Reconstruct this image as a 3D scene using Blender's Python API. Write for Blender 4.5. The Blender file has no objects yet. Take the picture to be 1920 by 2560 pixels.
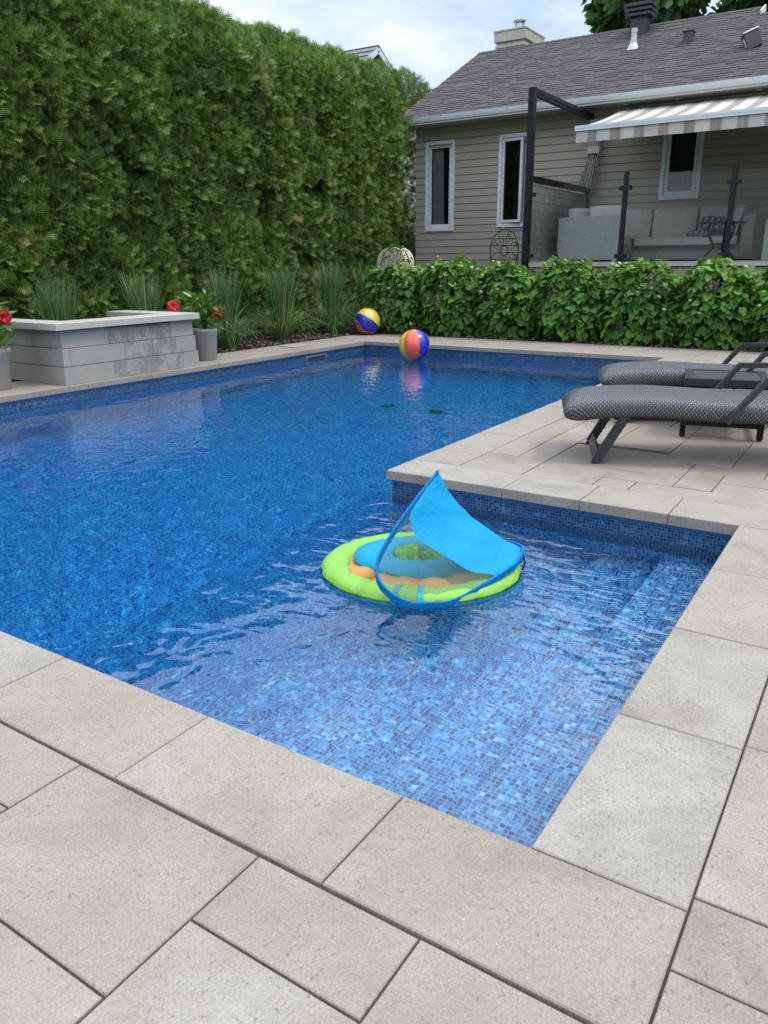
import bpy, math, random
import numpy as np
from mathutils import Vector, Matrix
R = math.radians
random.seed(7)
rng = np.random.default_rng(11)
sc = bpy.context.scene
col = sc.collection

# ------------------------------------------------------------------ camera
cam_d = bpy.data.cameras.new('camera')
cam = bpy.data.objects.new('camera', cam_d)
col.objects.link(cam)
sc.camera = cam
_pit, _yaw, _rol = 0.311599, -0.576575, -0.008809
cp, sp = math.cos(_pit), math.sin(_pit)
fw = Vector((math.sin(_yaw) * cp, math.cos(_yaw) * cp, -sp))
rt = Vector((math.cos(_yaw), -math.sin(_yaw), 0))
up = rt.cross(fw)
r2 = rt * math.cos(_rol) + up * math.sin(_rol)
u2 = -rt * math.sin(_rol) + up * math.cos(_rol)
CAM = Vector((0.5388, -1.4552, 1.33))
mw = Matrix.Identity(4)
for i in range(3):
    mw[i][0], mw[i][1], mw[i][2], mw[i][3] = r2[i], u2[i], -fw[i], CAM[i]
cam.matrix_world = mw
cam_d.sensor_fit = 'VERTICAL'
cam_d.sensor_height = 24.0
cam_d.sensor_width = 18.0
cam_d.lens = 24.0 * 1939.85 / 2560.0
cam_d.clip_start = 0.05
cam_d.clip_end = 2000

# ------------------------------------------------------------------ sky, sun, exposure
SUN_DIR = Vector((0.42, 0.22, 0.88)).normalized()
sun_el = math.asin(SUN_DIR.z)
sun_az = math.atan2(SUN_DIR.x, SUN_DIR.y)
w = bpy.data.worlds.new('World')
sc.world = w
w.use_nodes = True
nt = w.node_tree
nt.nodes.clear()
def N(tree, typ, **kw):
    n = tree.nodes.new(typ)
    for k, v in kw.items():
        if k in n.inputs:
            n.inputs[k].default_value = v
        else:
            setattr(n, k, v)
    return n
out = N(nt, 'ShaderNodeOutputWorld')
bg = N(nt, 'ShaderNodeBackground', Strength=0.1)
sky = N(nt, 'ShaderNodeTexSky')
sky.sky_type = 'NISHITA'
sky.sun_disc = False
sky.sun_elevation = sun_el
sky.sun_rotation = sun_az
sky.dust_density = 2.0
tc = N(nt, 'ShaderNodeTexCoord')
mp = N(nt, 'ShaderNodeMapping')
mp.inputs['Scale'].default_value = (1.0, 1.0, 2.2)
mp.inputs['Location'].default_value = (3.1, 0.4, 0.2)
nt.links.new(tc.outputs['Generated'], mp.inputs['Vector'])
n1 = N(nt, 'ShaderNodeTexNoise', Scale=3.2, Detail=7.0, Roughness=0.58)
n1.inputs['Distortion'].default_value = 0.25
nt.links.new(mp.outputs['Vector'], n1.inputs['Vector'])
rp = N(nt, 'ShaderNodeValToRGB')
e = rp.color_ramp.elements
e[0].position = 0.37; e[0].color = (4.3, 5.5, 7.8, 1)
e[1].position = 0.63; e[1].color = (9.6, 9.7, 9.8, 1)
m_ = rp.color_ramp.elements.new(0.5); m_.color = (6.2, 7.0, 8.3, 1)
nt.links.new(n1.outputs['Fac'], rp.inputs['Fac'])
mx = nt.nodes.new('ShaderNodeMix'); mx.data_type = 'RGBA'
mx.inputs[0].default_value = 0.82
nt.links.new(sky.outputs['Color'], mx.inputs[6])
nt.links.new(rp.outputs['Color'], mx.inputs[7])
# overcast sky: the cloud deck grows brighter towards the zenith
sx = N(nt, 'ShaderNodeSeparateXYZ'); nt.links.new(tc.outputs['Generated'], sx.inputs[0])
mr = N(nt, 'ShaderNodeMapRange'); mr.interpolation_type = 'SMOOTHSTEP'
for k_, v_ in (('From Min', .29), ('From Max', .47), ('To Min', 1.3), ('To Max', 3.3)): mr.inputs[k_].default_value = v_
nt.links.new(sx.outputs[2], mr.inputs['Value'])
ms_ = N(nt, 'ShaderNodeVectorMath'); ms_.operation = 'SCALE'
nt.links.new(mx.outputs[2], ms_.inputs[0]); nt.links.new(mr.outputs[0], ms_.inputs['Scale'])
nt.links.new(ms_.outputs[0], bg.inputs['Color'])
nt.links.new(bg.outputs['Background'], out.inputs['Surface'])

sun_d = bpy.data.lights.new('sun', 'SUN')
sun_d.energy = 1.5
sun_d.angle = R(10)
sun_d.color = (1.0, 0.95, 0.88)
sun = bpy.data.objects.new('sun', sun_d)
col.objects.link(sun)
sun.location = (0, 0, 30)
sun.rotation_euler = (-SUN_DIR).to_track_quat('-Z', 'Y').to_euler()

vs = sc.view_settings
vs.view_transform = 'Standard'
vs.look = 'None'
vs.exposure = 0.22
vs.gamma = 1.0
vs.use_curve_mapping = False
sc.render.engine = 'CYCLES'
sc.cycles.use_denoising = True
sc.cycles.denoising_prefilter = 'NONE'
sc.cycles.max_bounces = 14
sc.cycles.transmission_bounces = 12
sc.cycles.transparent_max_bounces = 16
sc.cycles.diffuse_bounces = 4
sc.cycles.caustics_refractive = True
sc.cycles.caustics_reflective = False
sc.cycles.sample_clamp_indirect = 6.0

# ------------------------------------------------------------------ materials
MATS = {}
class NB:
    """small node-tree builder"""
    def __init__(s, name):
        s.m = bpy.data.materials.new(name); s.m.use_nodes = True
        s.t = s.m.node_tree; s.t.nodes.clear()
        s.out = N(s.t, 'ShaderNodeOutputMaterial')
        MATS[name] = s.m
    def n(s, typ, **kw): return N(s.t, typ, **kw)
    def l(s, a, b): s.t.links.new(a, b)
    def val(s, x, sock):
        if isinstance(x, (int, float, tuple)):
            sock.default_value = x if not isinstance(x, tuple) or len(x) == len(sock.default_value) else (*x, 1)
        else:
            s.l(x, sock)
    def coord(s, kind='Object', scale=(1, 1, 1)):
        t = s.n('ShaderNodeTexCoord'); mpp = s.n('ShaderNodeMapping')
        mpp.inputs['Scale'].default_value = scale
        s.l(t.outputs[kind], mpp.inputs['Vector'])
        return mpp.outputs['Vector']
    def noise(s, vec, scale, detail=3, rough=.5, dist=0):
        q = s.n('ShaderNodeTexNoise', Scale=scale, Detail=detail, Roughness=rough)
        q.inputs['Distortion'].default_value = dist
        s.l(vec, q.inputs['Vector']); return q.outputs['Fac']
    def voro(s, vec, scale, feature='F1', out='Distance', rnd=1.0):
        q = s.n('ShaderNodeTexVoronoi', Scale=scale); q.feature = feature
        q.inputs['Randomness'].default_value = rnd
        s.l(vec, q.inputs['Vector']); return q.outputs[out]
    def ramp(s, fac, stops, interp='LINEAR'):
        q = s.n('ShaderNodeValToRGB'); q.color_ramp.interpolation = interp
        el = q.color_ramp.elements
        for i, (p, c) in enumerate(stops):
            ee = el[i] if i < 2 else el.new(p)
            ee.position = p
            ee.color = (c, c, c, 1) if isinstance(c, (int, float)) else (*c, 1)
        s.l(fac, q.inputs['Fac']); return q.outputs['Color']
    def math(s, op, a, b=0.0, c=None):
        q = s.n('ShaderNodeMath'); q.operation = op
        s.val(a, q.inputs[0]); s.val(b, q.inputs[1])
        if c is not None: s.val(c, q.inputs[2])
        return q.outputs[0]
    def mix(s, fac, a, b, mode='MIX'):
        q = s.n('ShaderNodeMix'); q.data_type = 'RGBA'; q.blend_type = mode
        s.val(fac, q.inputs[0])
        for x, k in ((a, 6), (b, 7)): s.val(x, q.inputs[k])
        return q.outputs[2]
    def attr(s, name):
        q = s.n('ShaderNodeAttribute'); q.attribute_name = name; return q.outputs['Fac']
    def sepxyz(s, v):
        q = s.n('ShaderNodeSeparateXYZ'); s.l(v, q.inputs[0]); return q.outputs
    def comb(s, x, y, z=0.0):
        q = s.n('ShaderNodeCombineXYZ'); s.val(x, q.inputs[0]); s.val(y, q.inputs[1]); s.val(z, q.inputs[2]); return q.outputs[0]
    def bump(s, h, strength=.3, dist=.01):
        q = s.n('ShaderNodeBump'); q.inputs['Strength'].default_value = strength; q.inputs['Distance'].default_value = dist
        s.l(h, q.inputs['Height']); return q.outputs['Normal']
    def bsdf(s, color, rough=.5, normal=None, spec=.5, **kw):
        q = s.n('ShaderNodeBsdfPrincipled')
        s.val(color, q.inputs['Base Color']); s.val(rough, q.inputs['Roughness'])
        q.inputs['Specular IOR Level'].default_value = spec
        for k, v in kw.items(): s.val(v, q.inputs[k.replace('_', ' ')])
        if normal is not None: s.l(normal, q.inputs['Normal'])
        return q.outputs[0]
    def done(s, sh):
        s.l(sh, s.out.inputs['Surface']); return s.m

def plain(name, c, rough=.5, metal=0, spec=.5, var=.12, scale=6, bump=0, kind='Object'):
    b = NB(name); v = b.coord(kind)
    f = b.noise(v, scale, 4, .6)
    cc = b.ramp(f, [(.3, tuple(x * (1 - var) for x in c)), (.7, tuple(min(1, x * (1 + var)) for x in c))])
    nrm = b.bump(b.noise(v, scale * 14, 3), bump, .004) if bump else None
    return b.done(b.bsdf(cc, rough, nrm, spec, Metallic=metal))

def paver_mat(name, a, c2, dirt):
    b = NB(name); v = b.coord('Object')
    t = b.attr('tint')
    off = b.comb(b.math('MULTIPLY', t, 37.0), b.math('MULTIPLY', t, 91.0), 0.0)
    va = b.n('ShaderNodeVectorMath'); va.operation = 'ADD'; b.l(v, va.inputs[0]); b.l(off, va.inputs[1]); vv = va.outputs[0]
    cloud = b.noise(vv, 3.4, 5, .65, .5)
    base = b.mix(b.ramp(cloud, [(.3, 0.0), (.7, 1.0)]), a, c2)
    warm = b.mix(b.math('MULTIPLY', t, .55), base, (.222, .180, .134))
    st = b.ramp(b.noise(vv, 1.7, 5, .65, .6), [(.50, 0.0), (.68, 1.0)])
    warm = b.mix(b.math('MULTIPLY', st, .6), warm, dirt)
    fine = b.noise(v, 150, 3, .7)
    c = b.mix(.28, warm, b.ramp(fine, [(.35, .25), (.65, .8)]), 'OVERLAY')
    # light chips and dark pits
    chip = b.ramp(b.voro(v, 70, rnd=1.0), [(.10, 1.0), (.17, 0.0)])
    gate = b.ramp(b.noise(v, 31, 2), [(.5, 0.0), (.6, 1.0)])
    c = b.mix(b.math('MULTIPLY', b.math('MULTIPLY', chip, gate), .6), c, (.40, .375, .33))
    pitn = b.math('MULTIPLY', b.ramp(b.noise(v, 62, 3, .75, .3), [(.60, 0.0), (.66, 1.0)]), b.ramp(b.noise(vv, 4.3, 2), [(.36, .25), (.62, 1.0)]))
    c = b.mix(b.math('MULTIPLY', pitn, .6), c, (.085, .073, .058))
    spot = b.ramp(b.voro(v, 2.7, rnd=1.0), [(.014, 1.0), (.022, 0.0)])
    c = b.mix(b.math('MULTIPLY', spot, .75), c, (.05, .04, .035))
    h = b.math('SUBTRACT', b.math('MULTIPLY', fine, .5), pitn)
    return b.done(b.bsdf(c, .82, b.bump(h, .35, .004), .3))
paver_mat('paver_stone', (.212, .187, .149), (.273, .246, .201), (.14, .116, .084))
paver_mat('coping_stone', (.217, .195, .158), (.278, .254, .211), (.155, .133, .1))
plain('joint_sand', (.055, .043, .032), .95, var=.4, scale=40, bump=.4)

def concrete(name, a, c2, stain):
    b = NB(name); v = b.coord('Object')
    f = b.noise(v, 3, 5, .6)
    c = b.mix(b.ramp(f, [(.3, 0.0), (.7, 1.0)]), a, c2)
    t = b.attr('tint')
    c = b.mix(b.math('MULTIPLY', t, .25), c, (.30, .30, .29))
    c = b.mix(.15, c, b.ramp(b.noise(v, 160, 2), [(.3, .2), (.7, .8)]), 'OVERLAY')
    if stain:
        s2 = b.ramp(b.noise(v, 4.6, 7, .75, .4), [(.45, 0.0), (.54, 1.0)])
        wet = b.attr('wet')
        c = b.mix(b.math('MULTIPLY', b.math('MULTIPLY', s2, wet), .85), c, (.17, .16, .14))
    return b.done(b.bsdf(c, .85, b.bump(b.noise(v, 120, 3), .2, .004), .25))
concrete('wall_block', (.225, .212, .178), (.29, .275, .235), True)
concrete('wall_cap', (.33, .312, .272), (.39, .37, .325), False)

def tile_mat(name, gain, grout_c):
    b = NB(name)
    uv = b.n('ShaderNodeUVMap').outputs[0]
    S = 1 / .0185
    sc_ = b.n('ShaderNodeVectorMath'); sc_.operation = 'SCALE'; b.l(uv, sc_.inputs[0]); sc_.inputs['Scale'].default_value = S
    fl = b.n('ShaderNodeVectorMath'); fl.operation = 'FLOOR'; b.l(sc_.outputs[0], fl.inputs[0])
    fr = b.n('ShaderNodeVectorMath'); fr.operation = 'FRACTION'; b.l(sc_.outputs[0], fr.inputs[0])
    wn = b.n('ShaderNodeTexWhiteNoise'); wn.noise_dimensions = '2D'; b.l(fl.outputs[0], wn.inputs['Vector'])
    x, y, z = b.sepxyz(fr.outputs[0])
    ex = b.math('MINIMUM', x, b.math('SUBTRACT', 1.0, x)); ey = b.math('MINIMUM', y, b.math('SUBTRACT', 1.0, y))
    edge = b.math('MINIMUM', ex, ey)
    grout = b.ramp(edge, [(.05, 1.0), (.10, 0.0)])
    c = b.ramp(wn.outputs['Value'], [(0, (.006, .035, .19)), (.14, (.010, .09, .38)), (.30, (.018, .18, .54)), (.5, (.028, .28, .68)),
                                     (.68, (.055, .37, .80)), (.84, (.11, .48, .88)), (.94, (.24, .62, .92)), (1, (.50, .84, .98))])
    c = b.mix(1.0, c, (gain, gain, gain), 'MULTIPLY')
    inner = b.noise(sc_.outputs[0], 1.7, 3, .6)
    c = b.mix(.45, c, b.ramp(inner, [(.3, .25), (.7, .8)]), 'OVERLAY')
    # darker and lighter tile clusters: print, plus wave-focused sparkle painted into the colour
    clus = b.n('ShaderNodeTexVoronoi', Scale=21.0); b.l(uv, clus.inputs['Vector'])
    cl = b.sepxyz(clus.outputs['Color'])[0]
    c = b.mix(1.0, c, b.ramp(cl, [(0, (.60, .60, .70)), (.3, (.88, .88, .92)), (.75, (1.05, 1.08, 1.05)), (1, (1.25, 1.4, 1.25))]), 'MULTIPLY')
    c = b.mix(b.math('MULTIPLY', grout, .85), c, tuple(grout_c))
    return b.done(b.bsdf(c, .3, None, .4))
tile_mat('mosaic_tile', .52, (.16, .33, .55))
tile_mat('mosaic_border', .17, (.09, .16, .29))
plain('liner_bead', (.015, .11, .30), .4, var=.1)

def water_mat():
    b = NB('pool_water'); v = b.coord('Object')
    n1 = b.noise(v, 6.0, 1.2, .5, .4)
    n2 = b.noise(v, 19, 2, .5, .3)
    # stronger disturbed patch round the float
    geo = b.n('ShaderNodeNewGeometry')
    d = b.n('ShaderNodeVectorMath'); d.operation = 'DISTANCE'; b.l(geo.outputs['Position'], d.inputs[0]); d.inputs[1].default_value = (-.9, 1.9, -.17)
    near = b.ramp(b.math('DIVIDE', d.outputs['Value'], 3.0), [(.12, 1.0), (.55, .0)])
    mpp = b.n('ShaderNodeMapping'); mpp.inputs['Rotation'].default_value = (0, 0, R(33)); mpp.inputs['Scale'].default_value = (.45, 1.25, 1)
    b.l(b.n('ShaderNodeTexCoord').outputs['Object'], mpp.inputs['Vector'])
    n3 = b.noise(mpp.outputs['Vector'], 9.5, 1.5, .5, .9)
    h = b.math('ADD', b.math('MULTIPLY', n1, 1.0), b.math('MULTIPLY', n2, .07))
    h = b.math('ADD', h, b.math('MULTIPLY', b.math('MULTIPLY', n3, near), .95))
    nrm = b.bump(h, 1.0, .0082)
    q = b.n('ShaderNodeBsdfPrincipled')
    q.inputs['Base Color'].default_value = (1, 1, 1, 1)
    q.inputs['Roughness'].default_value = 0.0
    q.inputs['IOR'].default_value = 1.333
    q.inputs['Transmission Weight'].default_value = 1.0
    b.l(nrm, q.inputs['Normal'])
    va = b.n('ShaderNodeVolumeAbsorption')
    va.inputs['Color'].default_value = (0.0, .79, .96, 1)
    va.inputs['Density'].default_value = .40
    b.l(va.outputs[0], b.out.inputs['Volume'])
    return b.done(q.outputs[0])
water_mat()

def leaf_mat(name, dark, mid, light, dry=None, trans=.25, rough=.5, spec=.35):
    b = NB(name); t = b.attr('tint')
    stops = [(0, dark), (.5, mid), (.93, light)]
    if dry: stops += [(.975, light), (.99, dry)]
    c = b.ramp(t, stops)
    sh = b.bsdf(c, rough, None, spec)
    tr = b.n('ShaderNodeBsdfTranslucent'); b.l(b.mix(.35, c, (.25, .4, .05)), tr.inputs['Color'])
    ms = b.n('ShaderNodeMixShader'); ms.inputs[0].default_value = trans
    b.l(sh, ms.inputs[1]); b.l(tr.outputs[0], ms.inputs[2])
    return b.done(ms.outputs[0])
leaf_mat('cedar_frond', (.030, .072, .018), (.084, .166, .029), (.20, .305, .058), (.30, .20, .10))
leaf_mat('maple_leaf', (.022, .060, .018), (.045, .105, .028), (.12, .22, .05))
leaf_mat('hydrangea_leaf', (.034, .098, .017), (.074, .182, .028), (.18, .32, .055), trans=.24, rough=.68, spec=.2)
leaf_mat('grass_blade', (.035, .095, .026), (.080, .170, .050), (.22, .31, .11), (.36, .28, .15), trans=.2)
leaf_mat('glossy_leaf', (.03, .09, .018), (.06, .16, .03), (.12, .24, .05), rough=.3, spec=.5)
leaf_mat('red_petal', (.42, .008, .015), (.58, .012, .022), (.70, .03, .04), trans=.3)
leaf_mat('flower_bud', (.22, .34, .08), (.34, .45, .13), (.48, .56, .22), trans=.2)
leaf_mat('bark_chip', (.03, .02, .015), (.075, .05, .037), (.19, .14, .10), trans=.0, rough=.9)
plain('dark_twigs', (.018, .018, .012), .95, var=.5, scale=9)
plain('bark', (.10, .075, .055), .9, var=.3, scale=12, bump=.5)
plain('soil', (.045, .032, .024), .95, var=.45, scale=14, bump=.6)
plain('lawn', (.07, .12, .035), .95, var=.4, scale=3, bump=.5)

def siding_mat():
    b = NB('taupe_siding'); v = b.coord('Object', (.8, 1, 14))
    f = b.noise(v, 6, 4, .65)
    g = b.noise(b.coord('Object', (1, 1, 1)), 1.3, 3)
    c = b.mix(f, (.252, .219, .174), (.305, .268, .215))
    c = b.mix(b.math('MULTIPLY', g, .25), c, (.24, .225, .20))
    return b.done(b.bsdf(c, .62, b.bump(f, .18, .004), .35))
siding_mat()
def shingle_mat():
    b = NB('roof_shingle'); v = b.coord('Object'); t = b.attr('tint')
    c = b.ramp(t, [(0, (.046, .039, .037)), (.5, (.062, .053, .050)), (1, (.080, .069, .066))])
    c = b.mix(.4, c, b.ramp(b.noise(v, 90, 2, .7), [(.3, .2), (.7, .85)]), 'OVERLAY')
    return b.done(b.bsdf(c, .9, b.bump(b.noise(v, 140, 2), .4, .004), .2))
shingle_mat()
plain('white_trim', (.52, .55, .56), .4, var=.04)
plain('white_gutter', (.50, .53, .535), .38, var=.05, scale=2)
plain('cream_siding', (.36, .335, .275), .6, var=.06)
plain('soffit', (.40, .39, .36), .6, var=.05)
plain('dark_interior', (.035, .04, .042), .9)
plain('sheer_curtain', (.42, .43, .42), .8)
plain('black_metal', (.007, .008, .011), .48, metal=.0, spec=.22, var=.15)
plain('charcoal_metal', (.026, .028, .031), .36, metal=.1, spec=.4, var=.12)
plain('slat_metal', (.060, .063, .07), .3, metal=.1, var=.1)
plain('galvanised', (.50, .50, .50), .3, metal=.9, var=.25, scale=20)
plain('pvc_white', (.48, .47, .44), .45, var=.06)
plain('vent_brown', (.040, .029, .025), .5)
plain('cream_tank', (.55, .50, .35), .5, var=.06, scale=3)
plain('deck_board', (.38, .355, .32), .7, var=.12, scale=5)
plain('grey_pot', (.30, .285, .265), .5, var=.06, scale=5, bump=.1)
plain('dark_plastic', (.025, .03, .035), .5)
plain('skimmer_grey', (.10, .13, .15), .5)
plain('lid_stone', (.24, .25, .22), .8, var=.15, scale=20, bump=.3)
plain('drain_green', (.012, .06, .035), .5)
plain('rubber', (.015, .015, .015), .8)

def old_wood():
    b = NB('weathered_board'); v = b.coord('Object', (1, .6, 9))
    f = b.noise(v, 5, 5, .7)
    c = b.mix(f, (.12, .112, .10), (.24, .225, .20))
    w2 = b.ramp(b.noise(b.coord('Object', (1, 1.5, .55)), 5.5, 4, .6, .4), [(.61, 0.0), (.72, 1.0)])
    c = b.mix(b.math('MULTIPLY', w2, .75), c, (.50, .50, .48))
    return b.done(b.bsdf(c, .75, b.bump(f, .3, .004), .3))
old_wood()

def thin_glass(name, tint, fres=1.0):
    b = NB(name)
    tr = b.n('ShaderNodeBsdfTransparent'); tr.inputs['Color'].default_value = (*tint, 1)
    gl = b.n('ShaderNodeBsdfGlossy'); gl.inputs['Roughness'].default_value = .01
    fz = b.n('ShaderNodeFresnel'); fz.inputs['IOR'].default_value = 1.5
    ms = b.n('ShaderNodeMixShader'); b.l(b.math('MULTIPLY', fz.outputs[0], fres), ms.inputs[0])
    b.l(tr.outputs[0], ms.inputs[1]); b.l(gl.outputs[0], ms.inputs[2])
    return b.done(ms.outputs[0])
thin_glass('rail_glass', (.91, .95, .935), .28)
thin_glass('window_glass', (.74, .78, .78), 1.5)
thin_glass('clear_vinyl', (.75, .9, .9), 1.0)

def weave(name, lo, hi, gap, bw, bh, axis_swap=False, mort=.16):
    b = NB(name)
    uv = b.n('ShaderNodeUVMap').outputs[0]
    br = b.n('ShaderNodeTexBrick'); br.offset = .5
    br.inputs['Scale'].default_value = 1.0
    br.inputs['Brick Width'].default_value = bw; br.inputs['Row Height'].default_value = bh
    br.inputs['Mortar Size'].default_value = bh * mort; br.inputs['Mortar Smooth'].default_value = .6
    br.inputs['Color1'].default_value = (*lo, 1); br.inputs['Color2'].default_value = (*hi, 1); br.inputs['Mortar'].default_value = (*gap, 1)
    b.l(uv, br.inputs['Vector'])
    # rounded strand profile
    x, y, z = b.sepxyz(uv)
    ph = b.math('FRACT', b.math('DIVIDE', y, bh))
    prof = b.math('SINE', b.math('MULTIPLY', ph, math.pi))
    h = b.math('MULTIPLY', b.math('SUBTRACT', 1.0, br.outputs['Fac']), prof)
    return b.done(b.bsdf(br.outputs['Color'], .45, b.bump(h, .8, .006), .45))
def basket(name, light, dark, gap, cu, cv):
    b = NB(name)
    x, y, z = b.sepxyz(b.n('ShaderNodeUVMap').outputs[0])
    u = b.math('DIVIDE', x, cu); v = b.math('DIVIDE', y, cv)
    par = b.math('MODULO', b.math('ADD', b.math('FLOOR', u), b.math('FLOOR', v)), 2.0)
    fu, fv = b.math('FRACT', u), b.math('FRACT', v)
    eu = b.math('ABSOLUTE', b.math('SUBTRACT', fu, .5)); ev = b.math('ABSOLUTE', b.math('SUBTRACT', fv, .5))
    pill = b.ramp(eu, [(.28, 1.0), (.42, 0.0)])          # upright strand crossing over
    flat = b.ramp(ev, [(.30, 1.0), (.44, 0.0)])          # lying strand
    wn = b.n('ShaderNodeTexWhiteNoise'); wn.noise_dimensions = '2D'
    b.l(b.comb(b.math('FLOOR', u), b.math('FLOOR', v)), wn.inputs['Vector'])
    lt = b.mix(wn.outputs['Value'], tuple(q * .8 for q in light), tuple(q * 1.15 for q in light))
    ca = b.mix(pill, gap, lt); cb = b.mix(flat, gap, dark)
    c = b.mix(par, cb, ca)
    h = b.mix(par, b.math('MULTIPLY', flat, .55), pill)
    return b.done(b.bsdf(c, .42, b.bump(h, .8, .006), .45))
basket('lounger_weave', (.165, .163, .168), (.028, .028, .030), (.006, .006, .007), .0125, .0155)
weave('sofa_weave', (.26, .27, .245), (.36, .365, .335), (.08, .085, .08), .03, .014, mort=.14)
plain('sofa_fabric', (.32, .30, .255), .9, var=.07, scale=12, bump=.15)
plain('piping_fabric', (.22, .22, .20), .9)

def stripe(name, period, bands, axis='u', rough=.85):
    b = NB(name); uv = b.n('ShaderNodeUVMap').outputs[0]
    x, y, z = b.sepxyz(uv)
    f = b.math('FRACT', b.math('DIVIDE', x if axis == 'u' else y, period))
    c = b.ramp(f, bands, 'CONSTANT')
    v = b.coord('Object')
    c = b.mix(.12, c, b.ramp(b.noise(v, 4, 4), [(.3, .3), (.7, .7)]), 'OVERLAY')
    return b.done(b.bsdf(c, rough, b.bump(b.noise(v, 5, 3), .25, .02), .2))
CR, BR, GR, TN, YL = (.41, .385, .34), (.16, .125, .10), (.28, .255, .235), (.25, .205, .17), (.33, .27, .17)
stripe('awning_stripe', .405, [(0, CR), (.52, GR), (.60, BR), (.62, TN), (.70, BR), (.72, TN), (.755, YL), (.775, TN), (.82, BR), (.84, TN), (.91, BR), (.925, GR)])
stripe('curtain_stripe', .17, [(0, CR), (.52, GR), (.64, BR), (.68, TN), (.88, GR)])
stripe('pillow_stripe', .11, [(0, (.05, .05, .055)), (.5, (.17, .17, .17))])

def nylon(name, c, rough=.55, mesh=0):
    b = NB(name); v = b.coord('Object')
    f = b.noise(v, 14, 4, .6)
    cc = b.mix(f, tuple(x * .85 for x in c), tuple(min(1, x * 1.12) for x in c))
    nrm = b.bump(b.noise(v, 22, 4, .6, .5), .6, .012)
    sh = b.bsdf(cc, rough, nrm, .18)
    tl = b.n('ShaderNodeBsdfTranslucent'); b.l(cc, tl.inputs['Color'])
    m1 = b.n('ShaderNodeMixShader'); m1.inputs[0].default_value = .2
    b.l(sh, m1.inputs[1]); b.l(tl.outputs[0], m1.inputs[2])
    if not mesh: return b.done(m1.outputs[0])
    tr = b.n('ShaderNodeBsdfTransparent'); ms = b.n('ShaderNodeMixShader'); ms.inputs[0].default_value = mesh
    b.l(tr.outputs[0], ms.inputs[1]); b.l(m1.outputs[0], ms.inputs[2])
    return b.done(ms.outputs[0])
nylon('nylon_blue', (.0, .265, .50)); nylon('nylon_rim_blue', (.0, .16, .40))
nylon('nylon_lime', (.24, .50, .085)); nylon('nylon_teal', (.012, .31, .47))
nylon('mesh_orange', (.58, .28, .085)); nylon('mesh_lime', (.20, .46, .02))
nylon('mesh_grey', (.09, .17, .14), mesh=.33); nylon('strap_teal', (.03, .33, .42)); nylon('under_blue', (.02, .25, .55))
def vinyl(name, c): 
    b = NB(name); v = b.coord('Object')
    return b.done(b.bsdf(c, .28, b.bump(b.noise(v, 9, 3), .08, .02), .5, Coat_Weight=.2))
vinyl('vinyl_red', (.62, .085, .038)); vinyl('vinyl_blue', (.010, .022, .30)); vinyl('vinyl_yellow', (.56, .44, .05)); vinyl('vinyl_white', (.55, .54, .50))
M = MATS

# ------------------------------------------------------------------ helpers
def tag(o, label=None, cat=None, group=None, kind=None):
    if label: o['label'] = label
    if cat: o['category'] = cat
    if group: o['group'] = group
    if kind: o['kind'] = kind
    return o
def thing(name, label, cat, loc=(0, 0, 0), rotz=0, group=None):
    o = bpy.data.objects.new(name, None); col.objects.link(o)
    o.location = loc; o.rotation_euler = (0, 0, rotz); o.empty_display_size = .1
    return tag(o, label, cat, group)
def pmat(p):
    m = Matrix.Translation(p.location) @ p.rotation_euler.to_matrix().to_4x4()
    return pmat(p.parent) @ m if p.parent else m

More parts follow.
